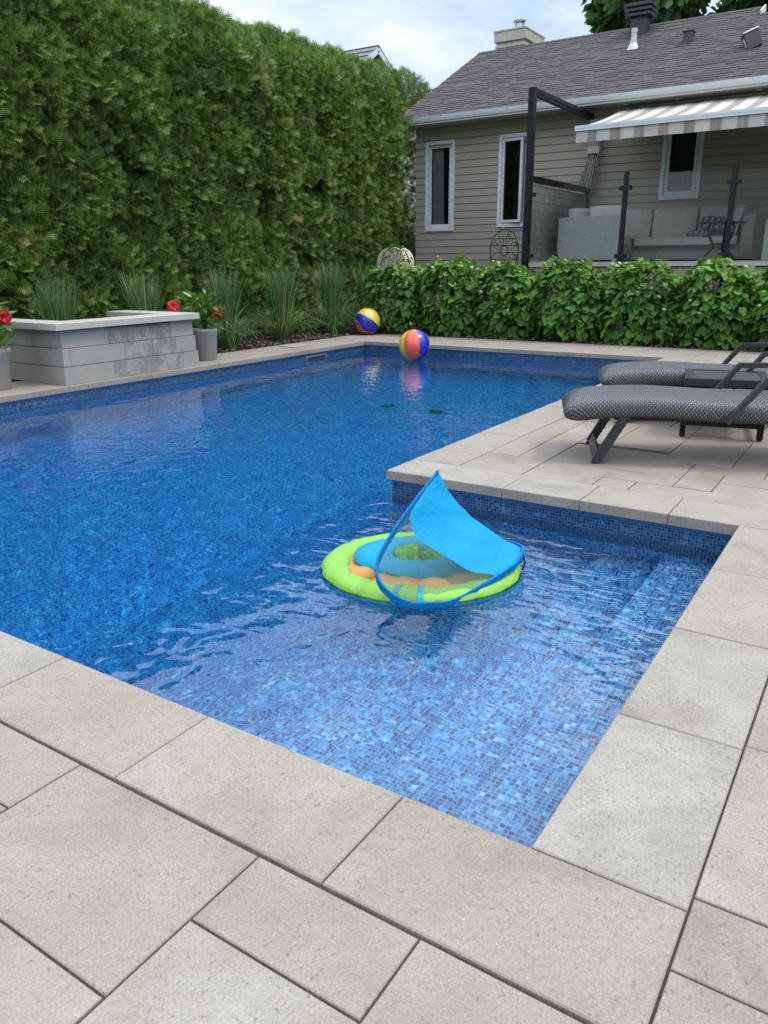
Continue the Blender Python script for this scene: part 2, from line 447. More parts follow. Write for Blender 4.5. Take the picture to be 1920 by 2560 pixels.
class MB:
    """collects shapes, then links them as ONE mesh object"""
    def __init__(s): s.v = []; s.f = []; s.m = []; s.uv = []; s.tint = []; s.wet = []; s.ct = 0; s.cw = 0; s.cm = 0
    def face(s, pts, uv=None, mi=None):
        i0 = len(s.v); s.v += [tuple(p) for p in pts]
        s.addf(list(range(i0, i0 + len(pts))), uv, mi)
    def addf(s, idx, uv=None, mi=None):
        s.f.append(idx); s.m.append(s.cm if mi is None else mi); s.uv.append(uv); s.tint.append(s.ct); s.wet.append(s.cw)
    def box(s, a, b, bev=0, T=None):
        (x0, y0, z0), (x1, y1, z1) = a, b
        if bev:
            # box with a chamfered top rim
            q = bev
            lo = [(x0, y0, z0), (x1, y0, z0), (x1, y1, z0), (x0, y1, z0)]
            md = [(x0, y0, z1 - q), (x1, y0, z1 - q), (x1, y1, z1 - q), (x0, y1, z1 - q)]
            tp = [(x0 + q, y0 + q, z1), (x1 - q, y0 + q, z1), (x1 - q, y1 - q, z1), (x0 + q, y1 - q, z1)]
            P = lo + md + tp; F = [(3, 2, 1, 0), (8, 9, 10, 11)]
            for k in range(4):
                n = (k + 1) % 4; F += [(k, n, 4 + n, 4 + k), (4 + k, 4 + n, 8 + n, 8 + k)]
        else:
            P = [(x0, y0, z0), (x1, y0, z0), (x1, y1, z0), (x0, y1, z0), (x0, y0, z1), (x1, y0, z1), (x1, y1, z1), (x0, y1, z1)]
            F = [(3, 2, 1, 0), (4, 5, 6, 7), (0, 1, 5, 4), (1, 2, 6, 5), (2, 3, 7, 6), (3, 0, 4, 7)]
        if T is not None: P = [tuple(T @ Vector(p)) for p in P]
        i0 = len(s.v); s.v += P
        for f in F: s.addf([i0 + k for k in f])
        return s
    def bar(s, pts, w, h, upv=(0, 0, 1), closed=False):
        """rectangular section (w sideways, h along upv) along a polyline, mitred"""
        pts = [Vector(p) for p in pts]; n = len(pts); upv = Vector(upv); rings = []
        for i, p in enumerate(pts):
            a = pts[i] - pts[i - 1] if (i > 0 or closed) else pts[i + 1] - pts[i]
            c = pts[(i + 1) % n] - pts[i] if (i < n - 1 or closed) else a
            a = a.normalized(); c = c.normalized(); t = (a + c).normalized()
            side = t.cross(upv)
            if side.length < 1e-4: side = t.cross(Vector((1, 0, 0)))
            side.normalize(); u = side.cross(t).normalized()
            k = 1 / max(.35, t.dot(a))
            # widen in the bending plane
            bend = (c - a)
            su = sv = 1.0
            if bend.length > 1e-4:
                bd = bend.normalized()
                su = 1 + (k - 1) * abs(bd.dot(side)); sv = 1 + (k - 1) * abs(bd.dot(u))
            rings.append([p + side * (w / 2 * su * sx) + u * (h / 2 * sv * sy) for sx, sy in ((-1, -1), (1, -1), (1, 1), (-1, 1))])
        i0 = len(s.v)
        for r in rings: s.v += [tuple(q) for q in r]
        m = n if closed else n - 1
        for i in range(m):
            a0, b0 = i0 + 4 * i, i0 + 4 * ((i + 1) % n)
            for k in range(4): s.addf([a0 + k, a0 + (k + 1) % 4, b0 + (k + 1) % 4, b0 + k])
        if not closed:
            s.addf([i0 + 3, i0 + 2, i0 + 1, i0]); e0 = i0 + 4 * (n - 1); s.addf([e0, e0 + 1, e0 + 2, e0 + 3])
        return s
    def tube(s, pts, r, n=8, closed=False):
        pts = [Vector(p) for p in pts]; m = len(pts); rr = r if isinstance(r, (list, tuple)) else [r] * m
        ref = None; i0 = len(s.v); rings = 0
        for i, p in enumerate(pts):
            a = pts[(i + 1) % m] - pts[i - 1] if closed or 0 < i < m - 1 else (pts[1] - pts[0] if i == 0 else pts[-1] - pts[-2])
            a = a.normalized()
            if ref is None: ref = a.orthogonal().normalized()
            ref = (ref - a * ref.dot(a)).normalized(); bb = a.cross(ref)
            for k in range(n):
                th = 2 * math.pi * k / n
                s.v.append(tuple(p + (ref * math.cos(th) + bb * math.sin(th)) * rr[i]))
        for i in range(m if closed else m - 1):
            for k in range(n):
                a0, b0 = i0 + n * i, i0 + n * ((i + 1) % m)
                s.addf([a0 + k, a0 + (k + 1) % n, b0 + (k + 1) % n, b0 + k])
        if not closed:
            s.addf([i0 + n - 1 - k for k in range(n)]); s.addf([i0 + n * (m - 1) + k for k in range(n)])
        return s
    def lathe(s, prof, c=(0, 0, 0), n=32):
        i0 = len(s.v)
        for r_, z in prof:
            for k in range(n):
                th = 2 * math.pi * k / n; s.v.append((c[0] + r_ * math.cos(th), c[1] + r_ * math.sin(th), c[2] + z))
        for i in range(len(prof) - 1):
            for k in range(n):
                s.addf([i0 + n * i + k, i0 + n * i + (k + 1) % n, i0 + n * (i + 1) + (k + 1) % n, i0 + n * (i + 1) + k])
        return s
    def grid(s, P, uvs=None, closed_u=False, mi=None):
        """P[i][j] points; uvs[i][j]"""
        a, b = len(P), len(P[0]); i0 = len(s.v)
        for row in P: s.v += [tuple(p) for p in row]
        for i in range(a - (0 if closed_u else 1)):
            for j in range(b - 1):
                i2 = (i + 1) % a
                u = [uvs[i][j], uvs[i2][j], uvs[i2][j + 1], uvs[i][j + 1]] if uvs and i2 > i else None
                m_i = mi(i, j) if callable(mi) else mi
                s.addf([i0 + i * b + j, i0 + i2 * b + j, i0 + i2 * b + j + 1, i0 + i * b + j + 1], u, m_i)
        return s
    def build(s, name, mat, parent=None, world=True, smooth=False, kind=None):
        me = bpy.data.meshes.new(name)
        vv = s.v
        if parent is not None and world:
            inv = pmat(parent).inverted(); vv = [tuple(inv @ Vector(p)) for p in s.v]
        me.from_pydata(vv, [], s.f)
        for m_ in (mat if isinstance(mat, (list, tuple)) else [mat]): me.materials.append(M[m_])
        me.polygons.foreach_set('material_index', s.m)
        if any(s.uv):
            ul = me.uv_layers.new(name='UVMap'); k = 0
            for f, u in zip(s.f, s.uv):
                for q in range(len(f)):
                    if u: ul.data[k].uv = u[q]
                    k += 1
        for nm, arr in (('tint', s.tint), ('wet', s.wet)):
            if any(arr): me.attributes.new(nm, 'FLOAT', 'FACE').data.foreach_set('value', [float(x) for x in arr])
        if smooth: me.polygons.foreach_set('use_smooth', [True] * len(me.polygons))
        me.update()
        o = bpy.data.objects.new(name, me); col.objects.link(o)
        if parent is not None: o.parent = parent
        if kind: o['kind'] = kind
        return o

def mesh_np(name, V, F, mat, parent=None, tint=None, kind=None, smooth=False, loc=None):
    """V (n,3), F (m,4) arrays -> object; tint per face"""
    me = bpy.data.meshes.new(name)
    V = np.asarray(V, np.float32)
    if parent is not None:
        inv = np.array(pmat(parent).inverted()); V = (V @ inv[:3, :3].T + inv[:3, 3]).astype(np.float32)
    F = np.asarray(F, np.int32); m_, k = F.shape
    me.vertices.add(len(V)); me.vertices.foreach_set('co', V.ravel())
    me.loops.add(m_ * k); me.loops.foreach_set('vertex_index', F.ravel())
    me.polygons.add(m_); me.polygons.foreach_set('loop_start', np.arange(0, m_ * k, k, dtype=np.int32))
    me.materials.append(M[mat])
    me.update(calc_edges=True)
    if tint is not None:
        me.attributes.new('tint', 'FLOAT', 'FACE').data.foreach_set('value', np.asarray(tint, np.float32))
    if smooth: me.polygons.foreach_set('use_smooth', [True] * m_)
    o = bpy.data.objects.new(name, me); col.objects.link(o)
    if parent is not None: o.parent = parent
    if kind: o['kind'] = kind
    return o
def unit(a): return a / np.maximum(1e-9, np.linalg.norm(a, axis=-1, keepdims=True))
def scatter(tv, tf, pos, L, Wd, size, bend=0.0):
    """place a flat template (verts s,t,h along L, W, N) at each pos"""
    L = unit(L); Wd = unit(Wd - L * (Wd * L).sum(-1, keepdims=True)); Nn = np.cross(L, Wd)
    n, k = len(pos), len(tv)
    sz = size[:, None, None]
    V = pos[:, None, :] + sz * (tv[None, :, 0:1] * L[:, None] + tv[None, :, 1:2] * Wd[:, None] + tv[None, :, 2:3] * Nn[:, None])
    F = (np.arange(n)[:, None, None] * k + np.asarray(tf)[None]).reshape(-1, len(tf[0]))
    return V.reshape(-1, 3), F
def vnoise(p, scale, seed=0):
    """smooth value noise on (n,3) points, 0..1"""
    q = np.asarray(p) * scale + 100.0; i = np.floor(q).astype(np.int64); f = q - i; f = f * f * (3 - 2 * f)
    r = 0
    for dx in (0, 1):
        for dy in (0, 1):
            for dz in (0, 1):
                h = ((i[:, 0] + dx) * 73856093) ^ ((i[:, 1] + dy) * 19349663) ^ ((i[:, 2] + dz) * 83492791) ^ (seed * 2654435)
                h = (h ^ (h >> 13)) * 1274126177 & 0x7fffffff
                v = (h % 100003) / 100003.0
                wx = f[:, 0] if dx else 1 - f[:, 0]; wy = f[:, 1] if dy else 1 - f[:, 1]; wz = f[:, 2] if dz else 1 - f[:, 2]
                r = r + v * wx * wy * wz
    return r

# ------------------------------------------------------------------ ground, paving, pool
XL, XP, YF, YP, YB = -7.34, -2.196, 0.0, 2.78, 10.10     # pool outline (coping edges)
WZ = -.17                                               # water level
g = MB()
xs = [-400, -8.26, XL + .05, XP - .05 + .1, .05, 3.2, 400]; ys = [-400, -2.6, -.05, YP + .05, YB + .05, 11.46, 13.4, 600]
xs = [-400, -8.26, XL - .05, XP + .05, .05, 3.2, 400]
for i in range(len(xs) - 1):
    for j in range(len(ys) - 1):
        cx, cy = (xs[i] + xs[i + 1]) / 2, (ys[j] + ys[j + 1]) / 2
        if XL < cx < XP and YF < cy < YB: continue
        if XP < cx < 0 and YF < cy < YP: continue
        z = -.075
        g.face([(xs[i], ys[j], z), (xs[i + 1], ys[j], z), (xs[i + 1], ys[j + 1], z), (xs[i], ys[j + 1], z)])
g.build('ground', 'lawn', kind='structure')

def slab_mb(rects, gap=.006, top=0.0, thick=.055, bev=.0025):
    m = MB()
    for (x0, x1, y0, y1) in rects:
        m.ct = random.random()
        dz = random.uniform(-.0012, .0012)
        q = gap / 2 + random.uniform(0, .0012)
        m.box((x0 + q, y0 + q, top - thick), (x1 - q, y1 - q, top + dz), bev)
    return m
def ashlar(X0, X1, Y0, Y1, ux, uy, forced=(), ox=None, oy=None):
    """random paving of a rectangle on a grid with cell ux,uy"""
    ox = X0 if ox is None else ox; oy = Y0 if oy is None else oy
    i0, i1 = math.floor((X0 - ox) / ux - 1e-6), math.ceil((X1 - ox) / ux - 1e-6)
    j0, j1 = math.floor((Y0 - oy) / uy - 1e-6), math.ceil((Y1 - oy) / uy - 1e-6)
    used = set(); res = []
    for (a, b, c, d) in forced:
        res.append((a, b, c, d))
        for i in range(i0, i1):
            for j in range(j0, j1):
                x, y = ox + (i + .5) * ux, oy + (j + .5) * uy
                if a < x < b and c < y < d: used.add((i, j))
    sizes = [(3, 2), (2, 2), (2, 1), (3, 2), (2, 1), (1, 2), (2, 3)]
    for j in range(j0, j1):
        for i in range(i0, i1):
            if (i, j) in used: continue
            opts = sizes[:]; random.shuffle(opts)
            for (a, b) in opts + [(1, 1)]:
                cells = [(i + p, j + q) for p in range(a) for q in range(b)]
                if all(c not in used and c[0] < i1 and c[1] < j1 for c in cells):
                    used.update(cells)
                    r = (max(X0, ox + i * ux), min(X1, ox + (i + a) * ux), max(Y0, oy + j * uy), min(Y1, oy + (j + b) * uy))
                    if r[1] - r[0] > .02 and r[3] - r[2] > .02: res.append(r)
                    break
    return res
U = .22
near = [(-1.19, -.53, -.805, -.365), (-.53, -.09, -.585, -.365), (-.09, .36, -.805, -.365), (-.53, -.09, -1.025, -.585),
        (-1.85, -1.19, -.585, -.365), (-1.41, -.53, -1.245, -.805), (-1.85, -1.19, -.805, -.585)]
F = ashlar(-8.26, .36, -2.6, -.365, U, U, near, ox=-.09, oy=-.365)
F += ashlar(.36, 3.2, -2.6, YP + .36, U, U, [(.36, 1.02, -.165, .05), (.36, .8, .05, .71), (.36, .8, -.605, -.165), (.36, 1.02, .71, 1.15)], ox=.36, oy=.05)
V2 = .2265
F += ashlar(-1.836, 3.2, YP + .36, 11.46, V2, V2, [(-1.836, -1.38, 3.14, 3.6), (-1.38, -.91, 3.14, 3.6), (-.91, -.69, 3.14, 3.36), (-.69, -.24, 3.14, 3.36),
     (-1.836, -1.6, 3.6, 4.06), (-1.6, -1.38, 3.6, 4.06), (-1.38, -.69, 3.6, 4.21)], ox=-1.836, oy=3.14)
F += ashlar(-8.26, -1.836, YB + .36, 11.46, .45, .32, ox=-7.7)
F += ashlar(-8.26, XL - .36, -2.6, YB + .36, .56, .5)
slab_mb(F, .0055).build('pool_deck', 'paver_stone', kind='structure')
# coping stones round the pool
C_ = [(-.3525, .36, -.36, 0)]
x = -.3525
while x > XL - .3: C_.append((max(x - .7065, XL - .36), x, -.36, 0)); x -= .7065
for a, b in ((0, .681), (.681, 1.377), (1.377, 2.072), (2.072, 2.775)): C_.append((0, .36, a, b))
for a, b in ((XP, -1.35), (-1.35, -.86), (-.86, -.36), (-.36, .36)): C_.append((a, b, YP, YP + .36))
yj = [3.14, 3.5, 4.21, 4.92, 5.63, 6.34, 7.05, 7.76, 8.47, 9.18, 9.89, 10.46]
for a, b in zip(yj, yj[1:]): C_.append((XP, XP + .36, a, b))
xj = [XL - .36, -6.94, -6.22, -5.48, -4.77, -4.04, -3.29, -2.6, XP]
for a, b in zip(xj, xj[1:]): C_.append((a, b, YB, YB + .36))
y = 0
while y < YB - .05: C_.append((XL - .36, XL, y, min(y + .72, YB))); y += .72
slab_mb(C_, .004, top=.002, thick=.062, bev=.0035).build('pool_coping', 'coping_stone', kind='structure')
j = MB()
for (a, b, c, d) in ((-8.26, 3.2, -2.6, -.02), (.02, 3.2, -.02, YP + .02), (XP + .02, 3.2, YP + .02, 11.46), (-8.26, XP + .02, YB + .02, 11.46), (-8.26, XL - .02, -.02, YB + .02)):
    j.face([(a, c, -.008), (b, c, -.008), (b, d, -.008), (a, d, -.008)])
j.build('paving_bed', 'joint_sand', kind='structure')

# pool shell: mosaic walls, step and floor (uv in metres)
sh = MB()
O = .03
def wall_q(p, q, z0=-2.4, z1=-.056):
    Lw = (Vector(q) - Vector(p)).length
    zm = -.36
    sh.face([(*p, z0), (*q, z0), (*q, zm), (*p, zm)], [(0, z0), (Lw, z0), (Lw, zm), (0, zm)], 0)
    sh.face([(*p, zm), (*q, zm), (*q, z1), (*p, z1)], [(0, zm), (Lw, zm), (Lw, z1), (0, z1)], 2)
xl, xp, yf, yp, yb = XL - O, XP + O, -O, YP + O, YB + O
ring = [(xl, yf), (O, yf), (O, yp), (xp, yp), (xp, yb), (xl, yb)]
for a, b in zip(ring, ring[1:] + ring[:1]): wall_q(a, b)
def depth(x, y):
    t = min(1, max(0, (-x - 1.15) / 2.2)); t = t * t * (3 - 2 * t)
    return WZ - .52 - 1.03 * t
gx = [O, -.35, -.72, -1.2] + [-1.6 - .4 * k for k in range(15)]
gx = [v for v in gx if v > xl] + [xl]; gy = [yf, 1.4, yp] + [yp + .8 * k for k in range(1, 10) if yp + .8 * k < yb] + [yb]
for a, b in zip(gx, gx[1:]):
    for c, d in zip(gy, gy[1:]):
        if (a + b) / 2 > xp and (c + d) / 2 > yp: continue
        P = [(b, c), (a, c), (a, d), (b, d)]
        sh.face([(q[0], q[1], depth(*q)) for q in P], P, 0)
# step bench along the near-right wall and a second, deeper tread
for (x0, x1, zt) in ((-.36, O, WZ - .23), (-.74, -.36, WZ - .42)):
    sh.face([(x0, yf, zt), (x1, yf, zt), (x1, yp, zt), (x0, yp, zt)], [(x0, yf), (x1, yf), (x1, yp), (x0, yp)], 0)
    sh.face([(x0, yp, -1.4), (x0, yf, -1.4), (x0, yf, zt), (x0, yp, zt)], [(yp, -1.4), (yf, -1.4), (yf, zt), (yp, zt)], 0)
# bead track under the coping
for a, b in zip(ring, ring[1:] + ring[:1]):
    dx, dy = b[0] - a[0], b[1] - a[1]; l_ = math.hypot(dx, dy); nx, ny = -dy / l_ * .006, dx / l_ * .006
    sh.face([(a[0] + nx, a[1] + ny, -.082), (b[0] + nx, b[1] + ny, -.082), (b[0] + nx, b[1] + ny, -.057), (a[0] + nx, a[1] + ny, -.057)], None, 1)
    sh.face([(a[0], a[1], -.084), (b[0], b[1], -.084), (b[0] + nx, b[1] + ny, -.082), (a[0] + nx, a[1] + ny, -.082)], None, 1)
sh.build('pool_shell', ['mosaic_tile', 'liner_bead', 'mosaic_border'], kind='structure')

wt = MB(); q = .02
wr = [(xl - q, yf - q), (O + q, yf - q), (O + q, yp + q), (xp + q, yp + q), (xp + q, yb + q), (xl - q, yb + q)]
n0 = len(wr)
wt.v = [(*p, WZ) for p in wr] + [(*p, -3.0) for p in wr]
wt.addf(list(range(n0))); wt.addf([n0 + k for k in reversed(range(n0))])
for k in range(n0): wt.addf([k, n0 + k, n0 + (k + 1) % n0, (k + 1) % n0])
wt.build('water', 'pool_water', kind='structure')

# planting beds
b = MB()
for (a, bb, c, d) in ((-11.6, -8.26, -2.6, 16), (-8.26, 3.2, 11.46, 16)):
    nx, ny = max(2, int((bb - a) / .25)), max(2, int((d - c) / .25)); Pq = []
    for i in range(nx + 1):
        X_ = a + (bb - a) * i / nx
        Pq.append([(X_, c + (d - c) * k / ny, -.035 + .05 * random.random() * (1 if 0 < i < nx and 0 < k < ny else 0)) for k in range(ny + 1)])
    b.grid(Pq)
b.build('planting_bed', 'soil', kind='structure')
nchip = 9000
pos = np.stack([rng.uniform(-9.3, -8.28, nchip), rng.uniform(6.3, 12.6, nchip), rng.uniform(-.015, .03, nchip)], 1)
k2 = nchip // 4
pos[:k2, 0] = rng.uniform(-8.2, -1, k2); pos[:k2, 1] = rng.uniform(11.48, 12.2, k2)
tv = np.array([(-.5, -.18, 0), (.4, -.2, .04), (.5, .15, 0), (-.4, .2, -.04)]); tf = [(0, 1, 2, 3)]
Vv, Ff = scatter(tv, tf, pos, np.c_[rng.normal(size=(nchip, 2)), rng.normal(size=nchip) * .3], np.c_[rng.normal(size=(nchip, 2)), rng.normal(size=nchip) * .35], rng.uniform(.03, .085, nchip))
tag(mesh_np('bark_mulch', Vv, Ff, 'bark_chip', None, rng.random(nchip), kind='stuff'), 'brown bark mulch spread over the bed under the grasses', 'mulch')

# ------------------------------------------------------------------ house
WY, EX0, EX1 = 16.0, -10.0, 4.5
h = thing('house', 'single storey house with taupe lap siding and a brown shingle roof', 'house', (-9.8, WY, 0))
WIN = [(-9.52, -8.74, 2.03, 4.01), (-7.62, -6.90, 2.07, 4.01), (-4.02, -3.24, 2.49, 4.0)]
m = MB(); DZ = .157; z = -.05
xsplit = [-9.8] + [v for w_ in WIN for v in (w_[0] + .09, w_[1] - .09)] + [4.3]
while z < 4.62:
    cz = z + DZ / 2; skip = [w_ for w_ in WIN if w_[2] + .07 < cz < w_[3] - .07]
    segs = []; x0 = -9.8
    for w_ in skip: segs.append((x0, w_[0] + .08)); x0 = w_[1] - .08
    segs.append((x0, 4.3))
    for a, c in segs:
        zt_ = z + DZ - .014
        m.face([(a, WY - .026, z), (c, WY - .026, z), (c, WY - .016, zt_), (a, WY - .016, zt_)])
        m.face([(a, WY + .012, z), (c, WY + .012, z), (c, WY - .026, z), (a, WY - .026, z)])
        m.face([(a, WY - .016, zt_), (c, WY - .016, zt_), (c, WY + .012, zt_), (a, WY + .012, zt_)])
        m.face([(a, WY + .012, zt_), (c, WY + .012, zt_), (c, WY + .012, z + DZ), (a, WY + .012, z + DZ)])
    z += DZ
m.face([(-9.8, WY, 0), (-9.8, 23.2, 0), (-9.8, 23.2, 4.6), (-9.8, 19.6, 6.4), (-9.8, WY, 4.6)])
m.face([(4.3, WY, 0), (4.3, 23.2, 0), (4.3, 23.2, 4.6), (4.3, 19.6, 6.4), (4.3, WY, 4.6)])
m.face([(-9.8, 23.2, 0), (4.3, 23.2, 0), (4.3, 23.2, 4.6), (-9.8, 23.2, 4.6)])
m.build('wall', 'taupe_siding', h)
# soffit and gutter
s_ = MB(); s_.box((EX0, 15.42, 4.30), (EX1, WY - .02, 4.335))
for k in range(70):
    x = EX0 + .2 * k; s_.box((x, 15.44, 4.294), (x + .012, WY - .03, 4.3))
s_.build('soffit', 'soffit', h)
gt = MB()
prof = [(15.50, 4.44), (15.50, 4.335), (15.44, 4.325), (15.395, 4.345), (15.375, 4.40), (15.365, 4.455), (15.38, 4.455), (15.42, 4.40), (15.47, 4.40)]
gt.grid([[(x, y, z_) for (y, z_) in prof] for x in (EX0 - .02, -6, -2, 2, EX1)])
gt.face([(EX0 - .02, y, z_) for (y, z_) in prof[:6]])
gut = gt.build('gutter', 'white_gutter', h)
for k in range(10):
    nl = MB(); nl.box((EX0 + .4 + k * .8, 15.352, 4.43), (EX0 + .42 + k * .8, 15.37, 4.447)); nl.build('spike', 'galvanised', gut)
# roof with real shingle courses
RS = .51; cosr = 1 / math.hypot(1, RS)
def roof_z(y): return 4.47 + (y - 15.42) * RS
rf = MB()
def slope(x0, x1, ytop, t0=.0):
    rf.ct = .4
    rf.face([(x0, 15.38, roof_z(15.38) - .012), (x1, 15.38, roof_z(15.38) - .012), (x1, ytop, roof_z(ytop) - .012), (x0, ytop, roof_z(ytop) - .012)])
    exp_ = .135 * cosr; y = 15.38; row = 0
    while y < ytop - .02:
        yt = min(y + exp_ * 1.25, ytop); x = x0 + random.uniform(0, .1)
        rf.ct = random.uniform(.3, .6)
        for kind_ in (0, 1):
            x = x0
            while x < x1:
                w_ = random.uniform(.12, .34); xe = min(x + w_, x1)
                tab = (random.random() < .55)
                rf.ct = random.uniform(.15, .95)
                if kind_ == 0 or tab:
                    th = .007 if kind_ == 0 else .016
                    dn = 0 if kind_ else random.choice((0, .004))
                    za, zb = roof_z(y) + th, roof_z(yt) + .0015 + (.002 if kind_ else 0)
                    rf.face([(x, y - dn, za), (xe, y - dn, za), (xe, yt, zb), (x, yt, zb)])
                    rf.ct = .05
                    rf.face([(x, y - dn, za - th - .012), (xe, y - dn, za - th - .012), (xe, y - dn, za), (x, y - dn, za)])
                x = xe
        y += exp_; row += 1
slope(EX0, -3.05, 19.6); slope(-3.05, EX1, 19.1)
rf.ct = .4
for (x0, x1, yt) in ((EX0, -3.05, 19.6), (-3.05, EX1, 19.1)):   # rear slope and ridge cap
    rf.face([(x0, yt, roof_z(yt) - .012), (x1, yt, roof_z(yt) - .012), (x1, 2 * yt - 15.4, 4.45), (x0, 2 * yt - 15.4, 4.45)])
    x = x0
    while x < x1:
        rf.ct = random.uniform(.3, .8); xe = min(x + .16, x1); zt = roof_z(yt)
        rf.face([(x, yt - .13, zt - .052), (xe, yt - .13, zt - .045), (xe, yt, zt + .022), (x, yt, zt + .016)])
        rf.face([(x, yt, zt + .016), (xe, yt, zt + .022), (xe, yt + .13, zt - .045), (x, yt + .13, zt - .052)])
        x = xe
rf.ct = .5
rf.face([(-3.05, 19.1, roof_z(19.1) - .05), (-3.05, 19.6, roof_z(19.6)), (-3.05, 20.1, roof_z(19.1) - .05)])
roof = rf.build('roof', 'roof_shingle', h)
rk = MB()
rk.bar([(EX0 - .01, 15.38, roof_z(15.38) - .09), (EX0 - .01, 19.6, roof_z(19.6) - .09)], .03, .15); rk.build('fascia', 'white_gutter', roof); rk = MB()
rk = MB()
rk.bar([(-3.03, 19.05, roof_z(19.1) - .0), (-3.03, 19.55, roof_z(19.6) - .03)], .03, .12); rk.build('fascia', 'white_gutter', roof)


ch = MB(); ch.box((-9.93, 20.5, 4.8), (-9.12, 21.7, 7.0)); ch.box((-9.955, 20.47, 6.86), (-9.095, 21.73, 6.92)); ch.box((-9.985, 20.44, 7.0), (-9.065, 21.76, 7.24))
ch.box((-10.0, 20.42, 7.24), (-9.05, 21.78, 7.275))
chim = ch.build('chimney', 'cream_siding', roof)
fl = MB(); fl.lathe([(.13, 7.27), (.13, 7.30), (.115, 7.30), (.115, 7.5), (.0, 7.5)], (-9.5, 21.0, 0), 20)
for k in range(6):
    a = k * math.pi / 3; fl.bar([(-9.5 + .13 * math.cos(a), 21 + .13 * math.sin(a), 7.42), (-9.5 + .13 * math.cos(a), 21 + .13 * math.sin(a), 7.585)], .02, .02)
fl.lathe([(.16, 7.55), (.165, 7.58), (.02, 7.61), (0, 7.61)], (-9.5, 21.0, 0), 20); fl.build('flue', 'galvanised', chim)
# roof vents
bv = MB(); X0, Y0 = -5.62, 19.12
bv.box((X0 - .18, Y0 - .18, 6.1), (X0 + .18, Y0 + .18, 6.68))
for k, (w_, z0) in enumerate(((.29, 6.66), (.305, 6.755), (.32, 6.85))):
    bv.box((X0 - w_, Y0 - w_, z0), (X0 + w_, Y0 + w_, z0 + .055)); bv.box((X0 - .21, Y0 - .21, z0 + .04), (X0 + .21, Y0 + .21, z0 + .095))
v4 = [(X0 - .32, Y0 - .32), (X0 + .32, Y0 - .32), (X0 + .32, Y0 + .32), (X0 - .32, Y0 + .32)]
for k in range(4):
    a, c = v4[k], v4[(k + 1) % 4]; bv.face([(*a, 6.905), (*c, 6.905), (X0, Y0, 7.0)])
bv.build('louvred_vent', 'charcoal_metal', roof)
pv = MB(); pc = (-5.42, 18.05, roof_z(18.05))
pv.lathe([(q1 * .58, q2 * .58 + .02) for q1, q2 in [(.24, -.12), (.19, .02), (.15, .09), (.125, .16), (.13, .17), (.13, .2), (.12, .2), (.12, .24), (.125, .25), (.1, .27), (.1, .5), (.112, .5), (.112, .64), (.1, .64), (.1, .47)]], pc, 20)
pv.build('vent_pipe', 'pvc_white', roof, smooth=False)
bx = MB(); Y1 = 17.95
bx.box((-4.31, Y1 - .10, roof_z(Y1) - .1), (-4.12, Y1 + .13, roof_z(Y1) + .18), .012); bx.box((-4.33, Y1 - .12, roof_z(Y1) + .18), (-4.10, Y1 + .13, roof_z(Y1) + .198)); bx.build('exhaust_hood', 'vent_brown', roof)
b2 = MB(); T = Matrix.Translation((-2.78, 17.05, roof_z(17.05) + .1)) @ Matrix.Rotation(R(-24), 4, 'Y') @ Matrix.Rotation(R(20), 4, 'Z')
b2.box((-.13, -.14, -.16), (.13, .14, .15), .02, T=T); b2.build('angled_hood', 'vent_brown', roof)
b3 = MB(); b3.box((-.145, -.16, .145), (.145, .15, .168), T=T); b3.box((-.153, -.07, -.1), (-.133, .07, .08), T=T); b3.build('metal_cover', 'galvanised', roof)
for x in (-4.75, -3.75, -2.3):
    lt = MB(); lt.lathe([(0, -.012), (.05, -.012), (.06, 0)], (x, 15.7, 4.29), 16); lt.build('soffit_light', 'white_trim', h)

